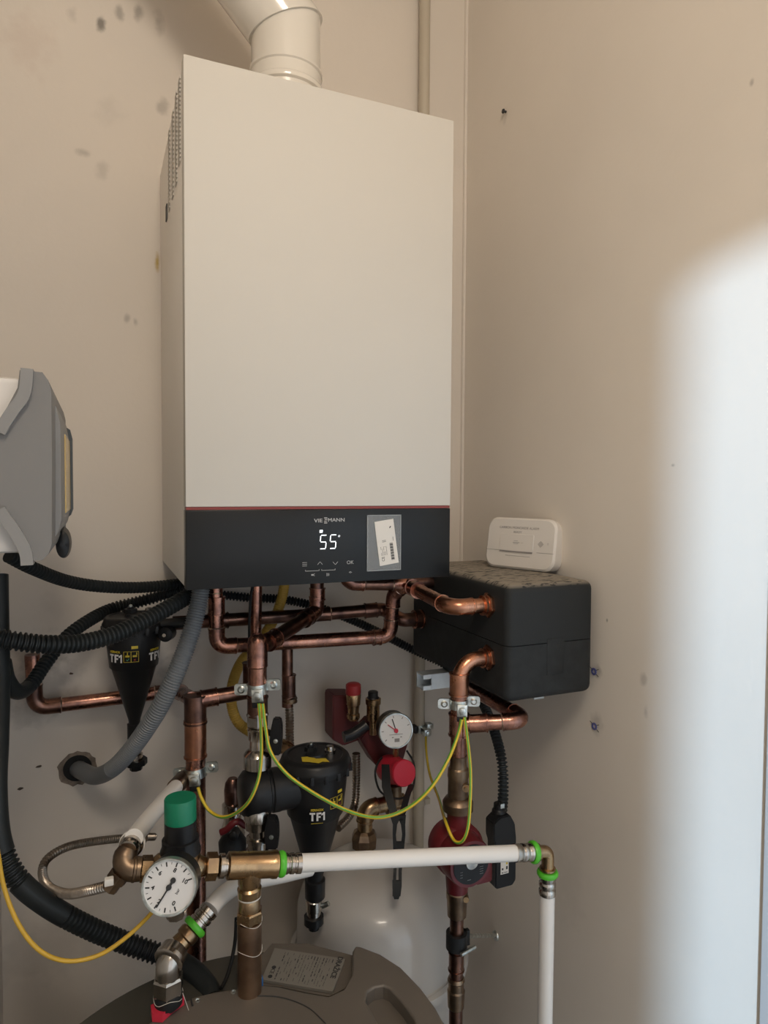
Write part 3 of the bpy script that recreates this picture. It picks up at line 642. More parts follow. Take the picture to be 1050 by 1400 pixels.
# rear filter
yr = .262; cr0 = at(183, 880, Y=yr); zbR = at(188, 1010, Y=yr).z; ztR = at(183, 845, Y=yr).z
tR = magnetic_filter('magnetic_filter', 'black cone-shaped magnetic filter at left, crossed by the ribbed conduit', cr0.x, yr, ztR, zbR, .0480, .0115, None)
cr = Vector((cr0.x, yr, 0)); toC2 = math.atan2(CAM.x-cr.x, -(CAM.y-cr.y))
fprint(tR, cr, toC2-.74, .0480*.86, at(152, 895, Y=yr).z, url=False); fdiagram(tR, cr, toC2-.10, .0480*.88, at(178, 890, Y=yr).z)
fprint(tR, cr, toC2+.85, .0480*.87, at(217, 890, Y=yr).z, url=False)
lathe_part('drain_valve', tR, Vector((cr.x, yr, zbR+.001)), -up, [(0, .008), (.003, .0105), (.024, .0105), (.026, .013), (.036, .013)], M_CHROME, 20)
lathe_part('drain_cap', tR, Vector((cr.x+.002, yr, zbR-.034)), -up, [(0, .018), (.009, .018), (.010, .011), (.018, .010)], M_BLACK, 8)
b = B(); sweep(b, [Vector((cr.x+.036, yr-.018, ztR-.010)), Vector((cr.x+.085, yr-.030, ztR-.008))], .009, 14); part('outlet_valve', b, M_BLACK, tR)
b = B(); lathe(b, at(229, 866, Y=yr-.03), (-_F), [(-.01, .012), (.012, .012), (.014, .009)], 20); h = part('valve_knob', b, M_BLACK, tR)
b = B(); lathe(b, at(229, 866, Y=yr-.03), (-_F), [(.013, .003), (.018, .003)], 12); part('screw', b, M_CHROME, h)

# nickel valve under the front filter
t = thing('service_valve', 'nickel valve with black lever right below the side union', 'valve', at(350, 1165, Y=.10))
x0 = at(352, 1135, Y=.10).x; zz = lambda y: at(352, y, Y=.10).z
prof = [(1170, 15), (1160, 15), (1159, 13), (1150, 13), (1149, 15), (1144, 15), (1143, 11), (1133, 11), (1131, 16), (1120, 17), (1119, 18), (1108, 18), (1100, 15)]
lathe_part('body', t, Vector((x0, .10, zz(1170))), up, [(zz(y)-zz(1170), r*.00118) for y, r in prof], M_CHROME, 20, ang=25)
ball_handle(t, at(372, 1137, Y=.075), .050, .022, .0)

# ---------------------------------------------------------------- lower-right manifold outlet, pump, pipe to the floor
t = thing('return_pipe', 'bright copper bend from the lower port of the black shell', 'pipe', at(628, 1030, Y=-.02))
zq = at(668, 899, X=bx0); e0 = Vector((bx0+.004, zq.y, zq.z)); xd = at(627.5, 950, Y=zq.y).x; e1 = Vector((xd, zq.y, zq.z)); e2 = Vector((xd, zq.y, at(627, 1036, Y=zq.y).z))
pts, L_ = fillet(e0, e1, e2, .032, 12)
b = B(); sweep(b, [e0]+pts+[pts[-1]-up*.002], .0118, 24); part('elbow', b, M_COPPERB, t)
b = B(); sweep(b, [pts[-1], e2], .0125, 24); part('pipe', b, M_COPPER, t)
collar(t, Vector((xd, zq.y, at(627, 935, Y=zq.y).z)), up, .0146, .034, M_COPPERB)
hexnut(t, e0-Vector((.004, 0, 0)), (1, 0, 0), .0200, .009, M_COPPERB, 'flange_nut'); collar(t, e0-Vector((.012, 0, 0)), (1, 0, 0), .0142, .008, M_COPPERB)
zt_ = at(628, 990, Y=zq.y).z; s0 = Vector((xd, zq.y, zt_)); s1 = at(722, 985, Y=zq.y-.045); s2 = Vector((s1.x-.004, .095, s1.z+.004))
collar(t, s0, up, .0150, .034, M_COPPER, 'tee')
t2 = thing('branch_pipe', 'copper branch turning back beneath the black shell', 'pipe', s1)
pipe_run(t2, [s0, s1, s2], .0118, M_COPPER, M_COPPER, bend=.016); collar(t2, s0.lerp(s1, .28), s1-s0, .0138, .028, M_COPPER)
yp = zq.y
t = thing('isolation_valve', 'dull brass valve between copper bend and red pump', 'valve', at(628, 1105, Y=yp))
zz = lambda y: at(628, y, Y=yp).z
prof = [(1107, 20), (1106, 24), (1095, 24), (1090, 20), (1088, 16), (1064, 16), (1060, 17), (1050, 16), (1048, 14), (1040, 13), (1032, 14)]
lathe_part('body', t, Vector((xd, yp, zz(1107))), up, [(zz(y)-zz(1107), r*.00098) for y, r in prof], M_BRASSD, 28, ang=30)
b = B(); cc = at(637, 1077, Y=yp-.016); lathe(b, cc, -_F, [(-.006, .0065), (.003, .006), (.003, .0035), (.005, .003)], 14); part('screw', b, M_BRASS, t)
# pump
t = thing('circulation_pump', 'dark red circulation pump with round black face behind the white pipe', 'pump', at(632, 1215, Y=yp))
zp = at(632, 1152, Y=yp+.01).z; ax = Vector((0, -1, 0)); pc = Vector((xd-.001, yp+.02, zp))
b = B(); lathe(b, pc-ax*.012, ax, [(0, .024), (.004, .036), (.020, .041), (.042, .041), (.048, .036)], 40); part('volute', b, M_REDP, t)
b = B(); lathe(b, Vector((xd, yp, zz(1150))), up, [(0, .020), (zz(1108)-zz(1150)-.012, .0165), (zz(1107)-zz(1150)-.001, .0168)], 24); part('inlet', b, M_REDP, t)
b = B(); lathe(b, Vector((xd, yp, zz(1216))), up, [(0, .0165), (.02, .018), (.05, .02)], 24); part('outlet', b, M_REDP, t)
hd = pc+ax*.030+Vector((-.003, 0, 0))
b = B(); lathe(b, hd, ax, [(0, .036), (.012, .037), (.034, .036), (.038, .0345), (.038, .030)], 40); part('motor', b, M_RED if False else M_REDP, t)
b = B(); addbox(b, (hd.x+.012, hd.y-.032, hd.z-.040), (hd.x+.042, hd.y+.0, hd.z-.006), .004); part('terminal_box', b, M_REDP, t)
b = B(); lathe(b, hd, ax, [(.036, .0300), (.0392, .0295), (.0395, .012), (.0396, .0001)], 36); fc = part('face_plate', b, M_BLACK, t)
b = B(); lathe(b, hd+ax*.039+Vector((0, 0, .004)), ax, [(0, .0105), (.003, .010), (.0035, .006)], 24); part('vent_screw', b, M_CHROME, t)
bars(fc, 'print', fmat(hd+ax*.0397, Vector((1, 0, 0)), up.copy(), ax), [(.017, -.006-.0035*k, .006, .0009) for k in range(4)] + [(-.017, -.008-.004*k, .004, .0009) for k in range(3)] + [(-.004, -.022, .006, .001)], .0003, mat('grey_pump_print', (.16, .16, .16), .5))
# black plug box next to the pump
t = thing('power_plug', 'black power plug box with white sticker right of the pump', 'plug', at(690, 1213, Y=-.01))
xa, xb = at(678, 1160, Y=-.03).x, at(706, 1160, Y=-.03).x
zz2 = lambda y: at(688, y, Y=-.03).z
b = B(); lp = [(xa+.002, zz2(1214)), (xb-.006, zz2(1214)), (xb, zz2(1208)), (xb, zz2(1150)), (xb-.003, zz2(1130)), (xb-.012, zz2(1117)), (xa+.008, zz2(1117)), (xa-.004, zz2(1124)), (xa-.004, zz2(1145)), (xa, zz2(1155)), (xa, zz2(1208))]
prism(b, [Vector((x, -.03, z)) for x, z in lp], (0, .026, 0)); bmesh.ops.bevel(b, geom=b.edges[:], offset=.0015, segments=2, affect='EDGES'); part('housing', b, M_BLACK, t)
Mst = fmat(Vector(((xa+xb)/2-.003, -.0305, zz2(1186))), Vector((1, 0, 0)), up.copy(), Vector((0, -1, 0)))
b = B(); addbox(b, (-.0075, -.0105, 0), (.0075, .014, .0003), M=Mst); st = part('sticker', b, M_LABEL, t)
bars(st, 'print', Mst @ Matrix.Translation((0, 0, .0004)), [(-.004, -.002, .003, .003), (-.004, -.008, .003, .0015), (.002, -.008, .006, .001), (.004, -.001, .003, .005)], .0002, M_INK)
bars(st, 'print', Mst @ Matrix.Translation((0, 0, .0004)), [(.004, .008, .003, .007)], .0002, M_YPRINT)
b = B(); lathe(b, Vector(((xa+xb)/2-.003, -.012, zz2(1119))), up, [(0, .012), (.006, .011), (.008, .009), (.016, .0085)], 18); part('cable_gland', b, M_BLACK, t)
b = B(); addbox(b, ((xa+xb)/2-.006, -.022, zz2(1119)+.012), ((xa+xb)/2+.001, -.016, zz2(1119)+.019)); part('gland_screw', b, M_ZINC, t)
# below the pump
t = thing('pump_return_pipe', 'dark copper pipe with fittings dropping below the red pump', 'pipe', Vector((xd, yp, ZF)))
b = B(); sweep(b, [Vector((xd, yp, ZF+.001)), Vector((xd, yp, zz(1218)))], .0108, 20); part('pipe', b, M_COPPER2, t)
prof = [(1252, 12), (1250, 15), (1228, 16), (1226, 17), (1218, 17), (1214, 14)]
lathe_part('lower_valve', t, Vector((xd, yp, zz(1252))), up, [(zz(y)-zz(1252), r*.00098) for y, r in prof], M_BRASSD, 24, ang=30)
prof = [(1376, 11), (1374, 13), (1352, 14), (1350, 12.5), (1340, 12.5), (1338, 14), (1334, 12)]
lathe_part('brass_fitting', t, Vector((xd, yp, zz(1376))), up, [(zz(y)-zz(1376), r*.00098) for y, r in prof], M_BRASSD, 24, ang=30)
collar(t, Vector((xd, yp, zz(1312))), up, .0118, .03, M_COPPER2)
b = B(); cc = at(637, 1229, Y=yp-.016); lathe(b, cc, -_F, [(-.006, .005), (.003, .0045)], 12); part('screw', b, M_BRASS, t)
t = thing('pipe_clamp', 'rubber-lined clamp on the lower pipe with stud in the right wall', 'clamp', Vector((xd, yp, zz(1290))))
b = B(); lathe(b, Vector((xd, yp, zz(1294))), up, [(0, .0112), (0, .0165), (.024, .0165), (.024, .0112)], 24); part('band', b, M_RUBBER, t)
b = B(); addbox(b, (xd+.012, yp-.004, zz(1294)), (xd+.022, yp+.004, zz(1294)+.024), .001); part('lug', b, M_RUBBER, t)
b = B(); sweep(b, [Vector((xd-.004, yp-.022, zz(1291))), Vector((xd+.024, yp-.016, zz(1290)))], .003, 10); part('screw', b, M_ZINC, t)
b = B(); sw = at(678, 1279, X=XR); sweep(b, [Vector((xd+.014, yp+.004, zz(1284))), Vector((XR+.001, sw.y, sw.z))], .0036, 12); lathe(b, Vector((XR-.001, sw.y, sw.z)), (-1, 0, 0), [(-.001, .010), (.002, .009)], 14); part('stud', b, M_ZINC, t)

# steel channel behind the bend
t = thing('steel_channel', 'galvanised steel channel stub fixed behind the copper bend', 'rail', at(600, 935, Y=.2))
r0 = at(574, 931, Y=.125); h_ = .0135; y_ = .125; x_0, x_1 = r0.x, XR-.0005
lp = [(-h_, -h_), (h_, -h_), (h_, h_), (-h_, h_), (-h_, h_*.45), (-h_+.0022, h_*.45), (-h_+.0022, h_-.0022), (h_-.0022, h_-.0022), (h_-.0022, -h_+.0022), (-h_+.0022, -h_+.0022), (-h_+.0022, -h_*.45), (-h_, -h_*.45)]
b = B(); prism(b, [Vector((x_0, y_+a, r0.z+c)) for a, c in lp], (x_1-x_0, 0, 0)); part('channel', b, M_RAIL, t, ang=20)
b = B(); addbox(b, (x_0+.016, y_-h_-.0008, r0.z-h_+.001), (x_1-.001, y_-h_+.002, r0.z+h_-.001)); part('cover_strip', b, M_RAIL, t)

# ---------------------------------------------------------------- hot water tank (its lid) and white vessel
tc = Vector((.022, -.250, 0)); RT = .272; zT = -.520
t = thing('hot_water_tank', 'large grey-brown round hot water tank filling the bottom', 'tank', (tc.x, tc.y, ZF))
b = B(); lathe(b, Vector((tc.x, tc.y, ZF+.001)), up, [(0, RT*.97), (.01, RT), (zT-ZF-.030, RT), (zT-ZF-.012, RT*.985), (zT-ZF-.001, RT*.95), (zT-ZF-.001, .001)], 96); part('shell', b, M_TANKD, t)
zp_ = -.498
out = [(198, 1402), (228, 1382), (262, 1364), (300, 1354.5), (325, 1351), (352, 1347), (385, 1349), (420, 1357), (450, 1362), (470, 1352), (481, 1332), (482, 1300), (486, 1293), (494, 1294), (520, 1304), (548, 1322), (575, 1350), (596, 1378), (612, 1408)]
loop = [at(x, y, Z=zp_) for x, y in out]
a1_ = math.atan2(loop[-1].y-tc.y, loop[-1].x-tc.x); a0_ = math.atan2(loop[0].y-tc.y, loop[0].x-tc.x)
r1_, r0_ = (loop[-1]-Vector((tc.x, tc.y, zp_))).length, (loop[0]-Vector((tc.x, tc.y, zp_))).length
a0_ -= 2*PI
for k in range(1, 24):
    s = k/24; a = a1_+(a0_-a1_)*s; r = r1_+(r0_-r1_)*s; loop.append(Vector((tc.x+math.cos(a)*r, tc.y+math.sin(a)*r, zp_)))
hole = [at(x, y, Z=zp_) for x, y in ((500, 1368), (502, 1356), (512, 1349), (524, 1347), (533, 1351), (548, 1368), (566, 1392), (575, 1412), (545, 1425), (520, 1405))]
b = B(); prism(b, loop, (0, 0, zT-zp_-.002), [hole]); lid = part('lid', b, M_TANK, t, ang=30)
md = lid.modifiers.new('bevel', 'BEVEL'); md.width = .0035; md.segments = 3; md.limit_method = 'ANGLE'; md.angle_limit = math.radians(50)
b = B(); prism(b, [Vector((p.x, p.y, zT)) for p in hole], (0, 0, .004)); part('handle_recess', b, M_TANK, t)
# round inspection cover in the middle of the lid with its seam and screws
cv = [at(x, y, Z=zp_+.0005) for x, y in ((326, 1352), (329, 1362), (380, 1363), (420, 1377), (448, 1402))]
b = B(); hose(b, cv[1:], .0007, 6, .004); part('cover_seam', b, M_INK, t)
b = B(); hose(b, cv[:2], .0009, 6, .004); part('cover_seam', b, M_INK, t)
b = B(); hose(b, [at(x, y, Z=zp_+.0005) for x, y in ((261, 1366), (264, 1378))], .0012, 6, .004); part('cover_seam', b, M_INK, t)
for px, py in ((270, 1369), (319, 1357.5)):
    b = B(); lathe(b, at(px, py, Z=zp_-.001), up, [(0, .0035), (.0022, .0032), (.0024, .0018), (.001, .0012)], 14); part('screw', b, M_ZINC, t)
# recess floor under the label (darker rounded ledge) and silver rating label, leaning on it
lp = [at(x, y, Z=-.510) for x, y in ((330, 1336), (372, 1290), (420, 1290), (482, 1306), (484, 1335), (470, 1352), (450, 1362), (420, 1357), (385, 1349), (350, 1347))]
b = B(); prism(b, lp, (0, 0, -.012)); part('label_ledge', b, M_TANK, t)
c0, c1_, c2_, c3_ = [at(x, y, Z=-.506) for x, y in ((375.5, 1296), (472, 1311), (455, 1355.5), (357.5, 1339))]
ux = (c1_-c0).normalized(); vx = up.cross(ux); Lw = (c1_-c0).length; Lh = (c3_-c0).length
b = B(); prism(b, [c0, c1_, c2_, c3_], (0, 0, -.0035)); tl = part('rating_label', b, M_TLABEL, t, label='silver rating label with rows of print')
def LQ(u_, v_):   # bilinear spot on the label, u right, v down
    return c0.lerp(c1_, u_).lerp(c3_.lerp(c2_, u_), v_)
b = B()
for col in range(17):
    u_ = .17+col*.042
    v0 = .08
    while v0 < .92:
        L1 = .04+.10*random.random()
        if random.random() < .72:
            p, q = LQ(u_, v0)+up*.0003, LQ(u_, min(v0+L1, .94))+up*.0003; wv = (c1_-c0)*(.005+.007*(random.random() < .3))
            vs = [b.verts.new(x) for x in (p, p+wv, q+wv, q)]; b.faces.new(vs)
        v0 += L1+.025
part('print', b, M_INK, tl, kind='stuff', smooth=False)
dv = (c2_-c1_).normalized(); du = -(up.cross(dv)).normalized()
Mlab = fmat(LQ(.93, .30)+up*.0003, dv, up.cross(dv), up.copy())
text(tl, 'lettering', 'DRAŽICE', Mlab, .0100, M_INK, bold=.0002)
text(tl, 'ce_mark', 'CE', fmat(LQ(.10, .72)+up*.0003, dv, up.cross(dv), up.copy()), .0075, M_INK)
b = B()
for v_ in (.88, .60): lathe(b, LQ(.10, v_)+up*.0002, up, [(0, .003), (.0002, .003)], 12)
part('symbol', b, M_INK, tl)
b = B(); q = at(354, 1344, Z=-.50); addbox(b, (q.x-.005, q.y-.004, zT), (q.x+.005, q.y+.004, -.492), .001); part('blue_plug', b, M_PLUG, t, label='small blue plug')

# white expansion vessel
vx0, vy0, rV = .362, .192, .150; zV = at(510, 1172, Y=.195).z-.006
t = thing('expansion_vessel', 'glossy pale grey expansion vessel standing behind the tank', 'vessel', (vx0, vy0, ZF))
prof = [(0, .05)]
zz0 = ZF+.001; flz = at(620, 1290, Y=.15).z
L0 = flz-zz0
prof = [(0, rV*.7), (.05, rV*.97), (L0-.016, rV), (L0-.011, rV*1.06), (L0-.006, rV*1.095), (L0+.002, rV*1.10), (L0+.007, rV*1.085), (L0+.0085, rV*1.03), (L0+.006, rV*1.015), (L0+.009, rV)]
top = zV-zz0; Ls = L0+.012
for k in range(1, 14):
    a = k/13*PI/2; hh = max(top-.085, Ls); prof.append((hh+(top-hh)*math.sin(a)**1.0, rV*(math.cos(a)**.62)*.995))
prof[-1] = (top, .012)
b = B(); lathe(b, Vector((vx0, vy0, zz0)), up, prof, 96); part('shell', b, M_VESSEL, t, ang=30)
lathe_part('neck', t, Vector((vx0, vy0, zV-.002)), up, [(0, .016), (.006, .014)], M_VESSEL, 24)

# ---------------------------------------------------------------- safety group above the vessel
ys = .22
t = thing('safety_group', 'red-backed safety group with brass vents and bright red relief knob', 'safety valve', at(520, 1100, Y=ys))
b = B(); lp = [(455, 955), (457, 951), (484, 951), (484, 985), (497, 992), (497, 1010), (470, 1020), (455, 1012)]
prism(b, [at(x, y, Y=ys+.05) for x, y in lp], (0, .05, 0)); bmesh.ops.bevel(b, geom=b.edges[:], offset=.002, segments=2, affect='EDGES'); part('red_block', b, M_REDD, t)
b = B(); lp = [(492, 1010), (512, 988), (560, 1010), (545, 1062), (515, 1048)]
prism(b, [at(x, y, Y=ys+.03) for x, y in lp], (0, .05, 0)); bmesh.ops.bevel(b, geom=b.edges[:], offset=.002, segments=2, affect='EDGES'); part('red_arm', b, M_REDD, t)
def vlathe(name, px, Y, prof, m, seg=24, k=None, ang=40, parent=None, tp=None):
    base_y = prof[0][0]; o = at(px, base_y, Y=Y); s = k or mpp(o); z = lambda y: at(px, y, Y=Y).z
    b = B(); lathe(b, o, up, [(z(y)-z(base_y), r*s) for y, r in prof], seg); return part(name, b, m, tp or t, ang=ang)
vlathe('brass_outlet', 483, ys+.02, [(984, 7), (981, 9), (976, 9), (975, 7.5), (964, 8.5), (963, 9.5), (950, 10.5), (948, 10)], M_BRASS, ang=30)
vlathe('red_cap', 483, ys+.02, [(949, 10), (947, 10.6), (936, 10.4), (934, 8), (933, 4)], M_REDC)
vlathe('air_vent', 510, ys+.02, [(1004, 5), (985, 5.5), (984, 9), (963, 9), (962, 10.5), (955, 10.7), (954, 9)], M_BRASS)
vlathe('black_cap', 510, ys+.02, [(955, 9), (953, 8), (952, 7), (946, 7), (945, 6)], M_BLACK)
b = B(); hose(b, A([(470, 1008, ys-.01), (482, 1004, ys-.01), (494, 996, ys-.01), (503, 989, ys-.01)]), .0105, 14); part('lever', b, M_BLACK, t)
# red relief knob
k1, k0 = at(549, 1056, Y=ys-.055), at(530, 1050, Y=ys+.0)
axk = (k1-k0).normalized(); Lk = (k1-k0).length
b = B(); lathe(b, k0-axk*.01, axk, [(0, .020), (.012, .025), (.03, .026), (Lk+.002, .0225), (Lk+.010, .0225)], 32); part('relief_body', b, M_RED, t)
b = B(); lathe(b, k0-axk*.01, axk, [(Lk+.008, .0225), (Lk+.011, .0235), (Lk+.020, .0235), (Lk+.022, .022), (Lk+.0222, .001)], 32); part('relief_knob', b, M_RED, t)
b = B(); o = at(540, 1080, Y=ys-.02); lathe(b, o, -up, [(-.01, .013), (.010, .0125), (.012, .015), (.024, .015)], 20); part('relief_outlet', b, M_BRASSD, t)
e = A([(552, 1103, ys-.01), (499, 1105, ys-.01), (499, 1170, ys-.01)]); e[2].x = e[1].x; e[2].z = at(499, 1163, Y=ys-.01).z; e[0].z = e[1].z
pipe_run(t, e, .0140, M_BRASS, M_BRASS, bend=.017, sock=.006)
collar(t, e[1].lerp(e[0], .62), e[0]-e[1], .0165, .014, M_BRASSD, 'union_ring')
vlathe('union_nut', 498, ys-.01, [(1160, 12), (1157, 17), (1144, 18), (1137, 15), (1134, 11)], M_BRASSD, 8, ang=25)
vlathe('tail', 498, ys-.01, [(1178, 13), (1160, 13)], M_CHROME)
# gauges
def gauge(name, label, f, bk, R, far=False):
    n_ = (f-bk).normalized(); t = thing(name, label, 'gauge', f.lerp(bk, .5)-up*R, 'pressure gauges')
    L_ = (f-bk).length
    b = B(); lathe(b, bk, n_, [(0, R*.90), (.003, R*.98), (L_*.85, R*1.0)], 48); part('case', b, M_BLACK, t)
    b = B(); lathe(b, bk, n_, [(L_*.82, R*.96), (L_*.82, R*1.03), (L_, R*1.035), (L_+.002, R*1.0), (L_+.002, R*.945), (L_-.001, R*.935)], 48, caps=False); part('bezel', b, M_ZINC, t)
    M = fmat(f, *frame(n_)); b = B(); lathe(b, bk, n_, [(L_-.004, R*.94), (L_-.0006, R*.94)], 48); dl = part('dial', b, M_DIAL, t)
    return t, M @ Matrix.Translation((0, 0, -.0004)), dl
# near gauge
f1, b1 = at(231, 1213, Y=-.165), at(241, 1199, Y=-.135)
Rg = 36.5*mpp(f1)
tg, Mg, dial = gauge('pressure_gauge', 'round white gauge in front of the green-capped valve, needle at 2', f1, b1, Rg)
q = []
for k in range(0, 11):
    a = math.radians(289-k*27.1); q.append((math.cos(a)*Rg*.80, math.sin(a)*Rg*.80, Rg*.16, Rg*.05, math.degrees(a)))
    if k < 10: a -= math.radians(13.5); q.append((math.cos(a)*Rg*.83, math.sin(a)*Rg*.83, Rg*.08, Rg*.018, math.degrees(a)))
bars(dial, 'ticks', Mg, q, .0002, M_INK, kind='stuff')
for s, a in (('0', 289), ('2', 235), ('4', 181), ('6', 126), ('8', 72), ('10', 18)):
    a_ = math.radians(a); text(dial, 'numeral', s, Mg @ Matrix.Translation((math.cos(a_)*Rg*.60, math.sin(a_)*Rg*.60, 0)) @ Matrix.Rotation(math.radians(-28), 4, 'Z'), Rg*.22, M_INK, bold=.0002)
text(dial, 'lettering', 'bar', Mg @ Matrix.Translation((Rg*.32, -Rg*.16, 0)) @ Matrix.Rotation(math.radians(62), 4, 'Z'), Rg*.16, M_INK)
a_ = math.radians(238)
b = B(); Mn = Mg @ Matrix.Rotation(a_, 4, 'Z') @ Matrix.Translation((0, 0, .0008))
addbox(b, (0, -.0008, 0), (Rg*.80, .0008, .0005), M=Mn)
addbox(b, (-Rg*.28, -.0014, 0), (Rg*.12, .0014, .0006), M=Mn)
lathe(b, Mn @ Vector((0, 0, 0)), Mn.to_3x3() @ Vector((0, 0, 1)), [(0, Rg*.10), (.0012, Rg*.10)], 20); lathe(b, Mn @ Vector((-Rg*.28, 0, 0)), Mn.to_3x3() @ Vector((0, 0, 1)), [(0, Rg*.10), (.001, Rg*.10)], 20)
part('needle', b, M_INK, tg)
# far gauge
f2, b2 = at(541.5, 999, Y=ys-.045), at(535, 993, Y=ys-.012)
Rf = 23.5*mpp(f2)
tf, Mf2, dial2 = gauge('pressure_gauge', 'small white gauge with red hand above the bright red knob', f2, b2, Rf)
q = []
for a in (20, 60, 100, 140, 180, 220):
    a_ = math.radians(a); q.append((math.cos(a_)*Rf*.80, math.sin(a_)*Rf*.80, Rf*.13, Rf*.05, a))
q += [(.0, -Rf*.22, Rf*.8, Rf*.03), (Rf*.05, -Rf*.55, Rf*.3, Rf*.2), (-Rf*.2, -Rf*.38, Rf*.1, Rf*.06), (Rf*.3, -Rf*.38, Rf*.1, Rf*.06)]
bars(dial2, 'ticks', Mf2, q, .0002, M_ALARML, kind='stuff')
Mn = Mf2 @ Matrix.Translation((0, 0, .0006))
b = B(); addbox(b, (-Rf*.15, -.0009, 0), (Rf*.72, .0009, .0004), M=Mn @ Matrix.Rotation(math.radians(108), 4, 'Z')); part('needle', b, M_INK, tf)
b = B(); addbox(b, (0, -.0007, 0), (Rf*.62, .0007, .0006), M=Mn @ Matrix.Translation((0, 0, .0004)) @ Matrix.Rotation(math.radians(142), 4, 'Z')); lathe(b, Mn @ Vector((0, 0, 0)), Mn.to_3x3() @ Vector((0, 0, 1)), [(0, Rf*.13), (.002, Rf*.12)], 20); part('red_hand', b, M_RED, tf)
b = B(); sweep(b, [at(541, 1018, Y=ys-.028), at(541, 1034, Y=ys-.025)], .0055, 8); part('stem', b, M_BRASS, tf)
# black leads and strap hanging from the group
b = B(); hose(b, A([(556, 1026, ys-.03), (566, 1045, ys-.04), (565, 1075, ys-.05), (553, 1090, ys-.06), (538, 1091, ys-.06), (520, 1082, ys-.05), (513, 1060, ys-.04), (516, 1044, ys-.03), (524, 1034, ys-.02)]), .0019, 8); solo('black_lead', b, M_WIREB, 'thin black lead looped round the red knob', 'cable')
t = thing('rubber_strap', 'black slotted rubber strap hanging behind the white pipe', 'strap', at(543, 1226, Y=.08))
def strap(bm, L_, wpx, Y=None):
    P = [at(x, y, Y=yy) for x, y, yy in L_]; wd = _R0; prev = None; nf = -Vector((_F.x, _F.y, 0)).normalized()
    for p, wp in zip(P, wpx):
        hw = wp/2*mpp(p); r = [bm.verts.new(p+wd*s*hw+nf*k) for s, k in ((-1, 0), (1, 0), (1, .003), (-1, .003))]
        if prev:
            for i in range(4): bm.faces.new((prev[i], prev[(i+1) % 4], r[(i+1) % 4], r[i]))
        else: bm.faces.new(r)
        prev = r
    bm.faces.new(prev[::-1])
b = B(); strap(b, [(527, 1045, .16), (528, 1075, .13), (535, 1100, .105), (541, 1120, .09)], [11, 12, 11, 10]); part('upper_band', b, M_RUBBER, t)
b = B(); strap(b, [(562, 1072, .15), (556, 1090, .12), (551, 1108, .10), (547, 1120, .09)], [7, 8, 9, 8]); part('upper_band', b, M_RUBBER, t)
b = B(); strap(b, [(541, 1114, .092), (540, 1126, .088), (539, 1140, .084), (540, 1160, .08), (540, 1190, .066), (539, 1210, .056), (539, 1224, .05)], [16, 6, 4.5, 5, 4, 4.5, 5]); part('band', b, M_RUBBER, t)
b = B(); strap(b, [(549, 1114, .092), (551, 1126, .088), (552, 1140, .084), (550, 1160, .08), (547, 1190, .066), (547, 1210, .056), (545, 1224, .05)], [12, 6, 4.5, 5, 4.5, 4.5, 5]); part('band', b, M_RUBBER, t)
b = B(); strap(b, [(545, 1150, .0815), (545, 1165, .078), (544, 1180, .071)], [12, 11, 11]); part('band', b, M_RUBBER, t)
b = B(); strap(b, [(542, 1203, .059), (542, 1213, .054), (542, 1222, .0505), (542, 1228, .049)], [11, 11, 10, 6]); part('band', b, M_RUBBER, t)
b = B(); corrug(b, A([(487, 1030, .25), (487, 1075, .25), (485, 1100, .24), (476, 1118, .22), (462, 1132, .20)]), .0076, .0052, .0016); solo('ribbed_connector', b, M_SILV, 'ribbed steel hose hanging right of the front filter', 'hose')

# ---------------------------------------------------------------- front brass line with pressure reducer
ax0, ax1 = at(185, 1188, Y=-.095), at(388, 1181, Y=-.10); dX = (ax1-ax0).normalized()
def onax(px):
    # the point of the line that stands at column px
    lo, hi = -.2, 1.4
    for _ in range(40):
        m_ = (lo+hi)/2; p = ax0+(ax1-ax0)*m_; d_ = p-CAM; x_ = 525+FPX*d_.dot(_R)/d_.dot(_F)
        if x_ < px: lo = m_
        else: hi = m_
    return p
def axlathe(name, tp, prof, m, seg=28, ang=40):
    o = onax(prof[0][0]); s = mpp(o); b = B()
    lathe(b, o, dX, [((onax(x)-o).length, r*s) for x, r in prof], seg); return part(name, b, m, tp, ang=ang)
t = thing('pressure_reducer', 'brass pressure reducer with black bonnet and green cap', 'valve', at(247, 1215, Y=-.1))
cR = onax(247); sR = mpp(cR)
axlathe('body', t, [(206, 12), (214, 19), (225, 20), (268, 20), (276, 14), (281, 12)], M_BRASS)
b = B(); lathe(b, cR-up*.03, up, [(0, .012), (.006, .018), (.03, .0225), (.046, .023), (.050, .0215)], 32); part('chamber', b, M_BRASS, t)
def zr(y): return at(247, y, Y=cR.y).z
b = B(); lathe(b, Vector((cR.x, cR.y, zr(1166))), up, [(zr(y)-zr(1166), r*sR) for y, r in ((1166, 20), (1165, 27), (1161, 27), (1155, 24.5), (1146, 24.5), (1145, 21.2), (1122, 21.2), (1121, 20))], 36); part('bonnet', b, M_BLACK, t)
b = B(); lathe(b, Vector((cR.x, cR.y, zr(1122))), up, [(0, 20*sR), (.001, 21.2*sR), (zr(1092)-zr(1122), 21.2*sR), (zr(1090)-zr(1122), 20.2*sR), (zr(1090)-zr(1122), .001)], 36); part('green_cap', b, M_GCAP, t, label='green cap')
axlathe('nut', t, [(192, 14), (193, 17), (207, 17), (208, 14)], M_BRASS, 6, 20); axlathe('nut', t, [(281, 15), (282, 18), (296, 18), (297, 15)], M_BRASS, 6, 20)
axlathe('tail', t, [(272, 10), (284, 10)], M_BRASS)
b = B(); o = at(240, 1238, Y=-.12); lathe(b, o, -up, [(-.02, .012), (.008, .013), (.014, .010)], 8); part('filter_plug', b, M_CHROME, t)
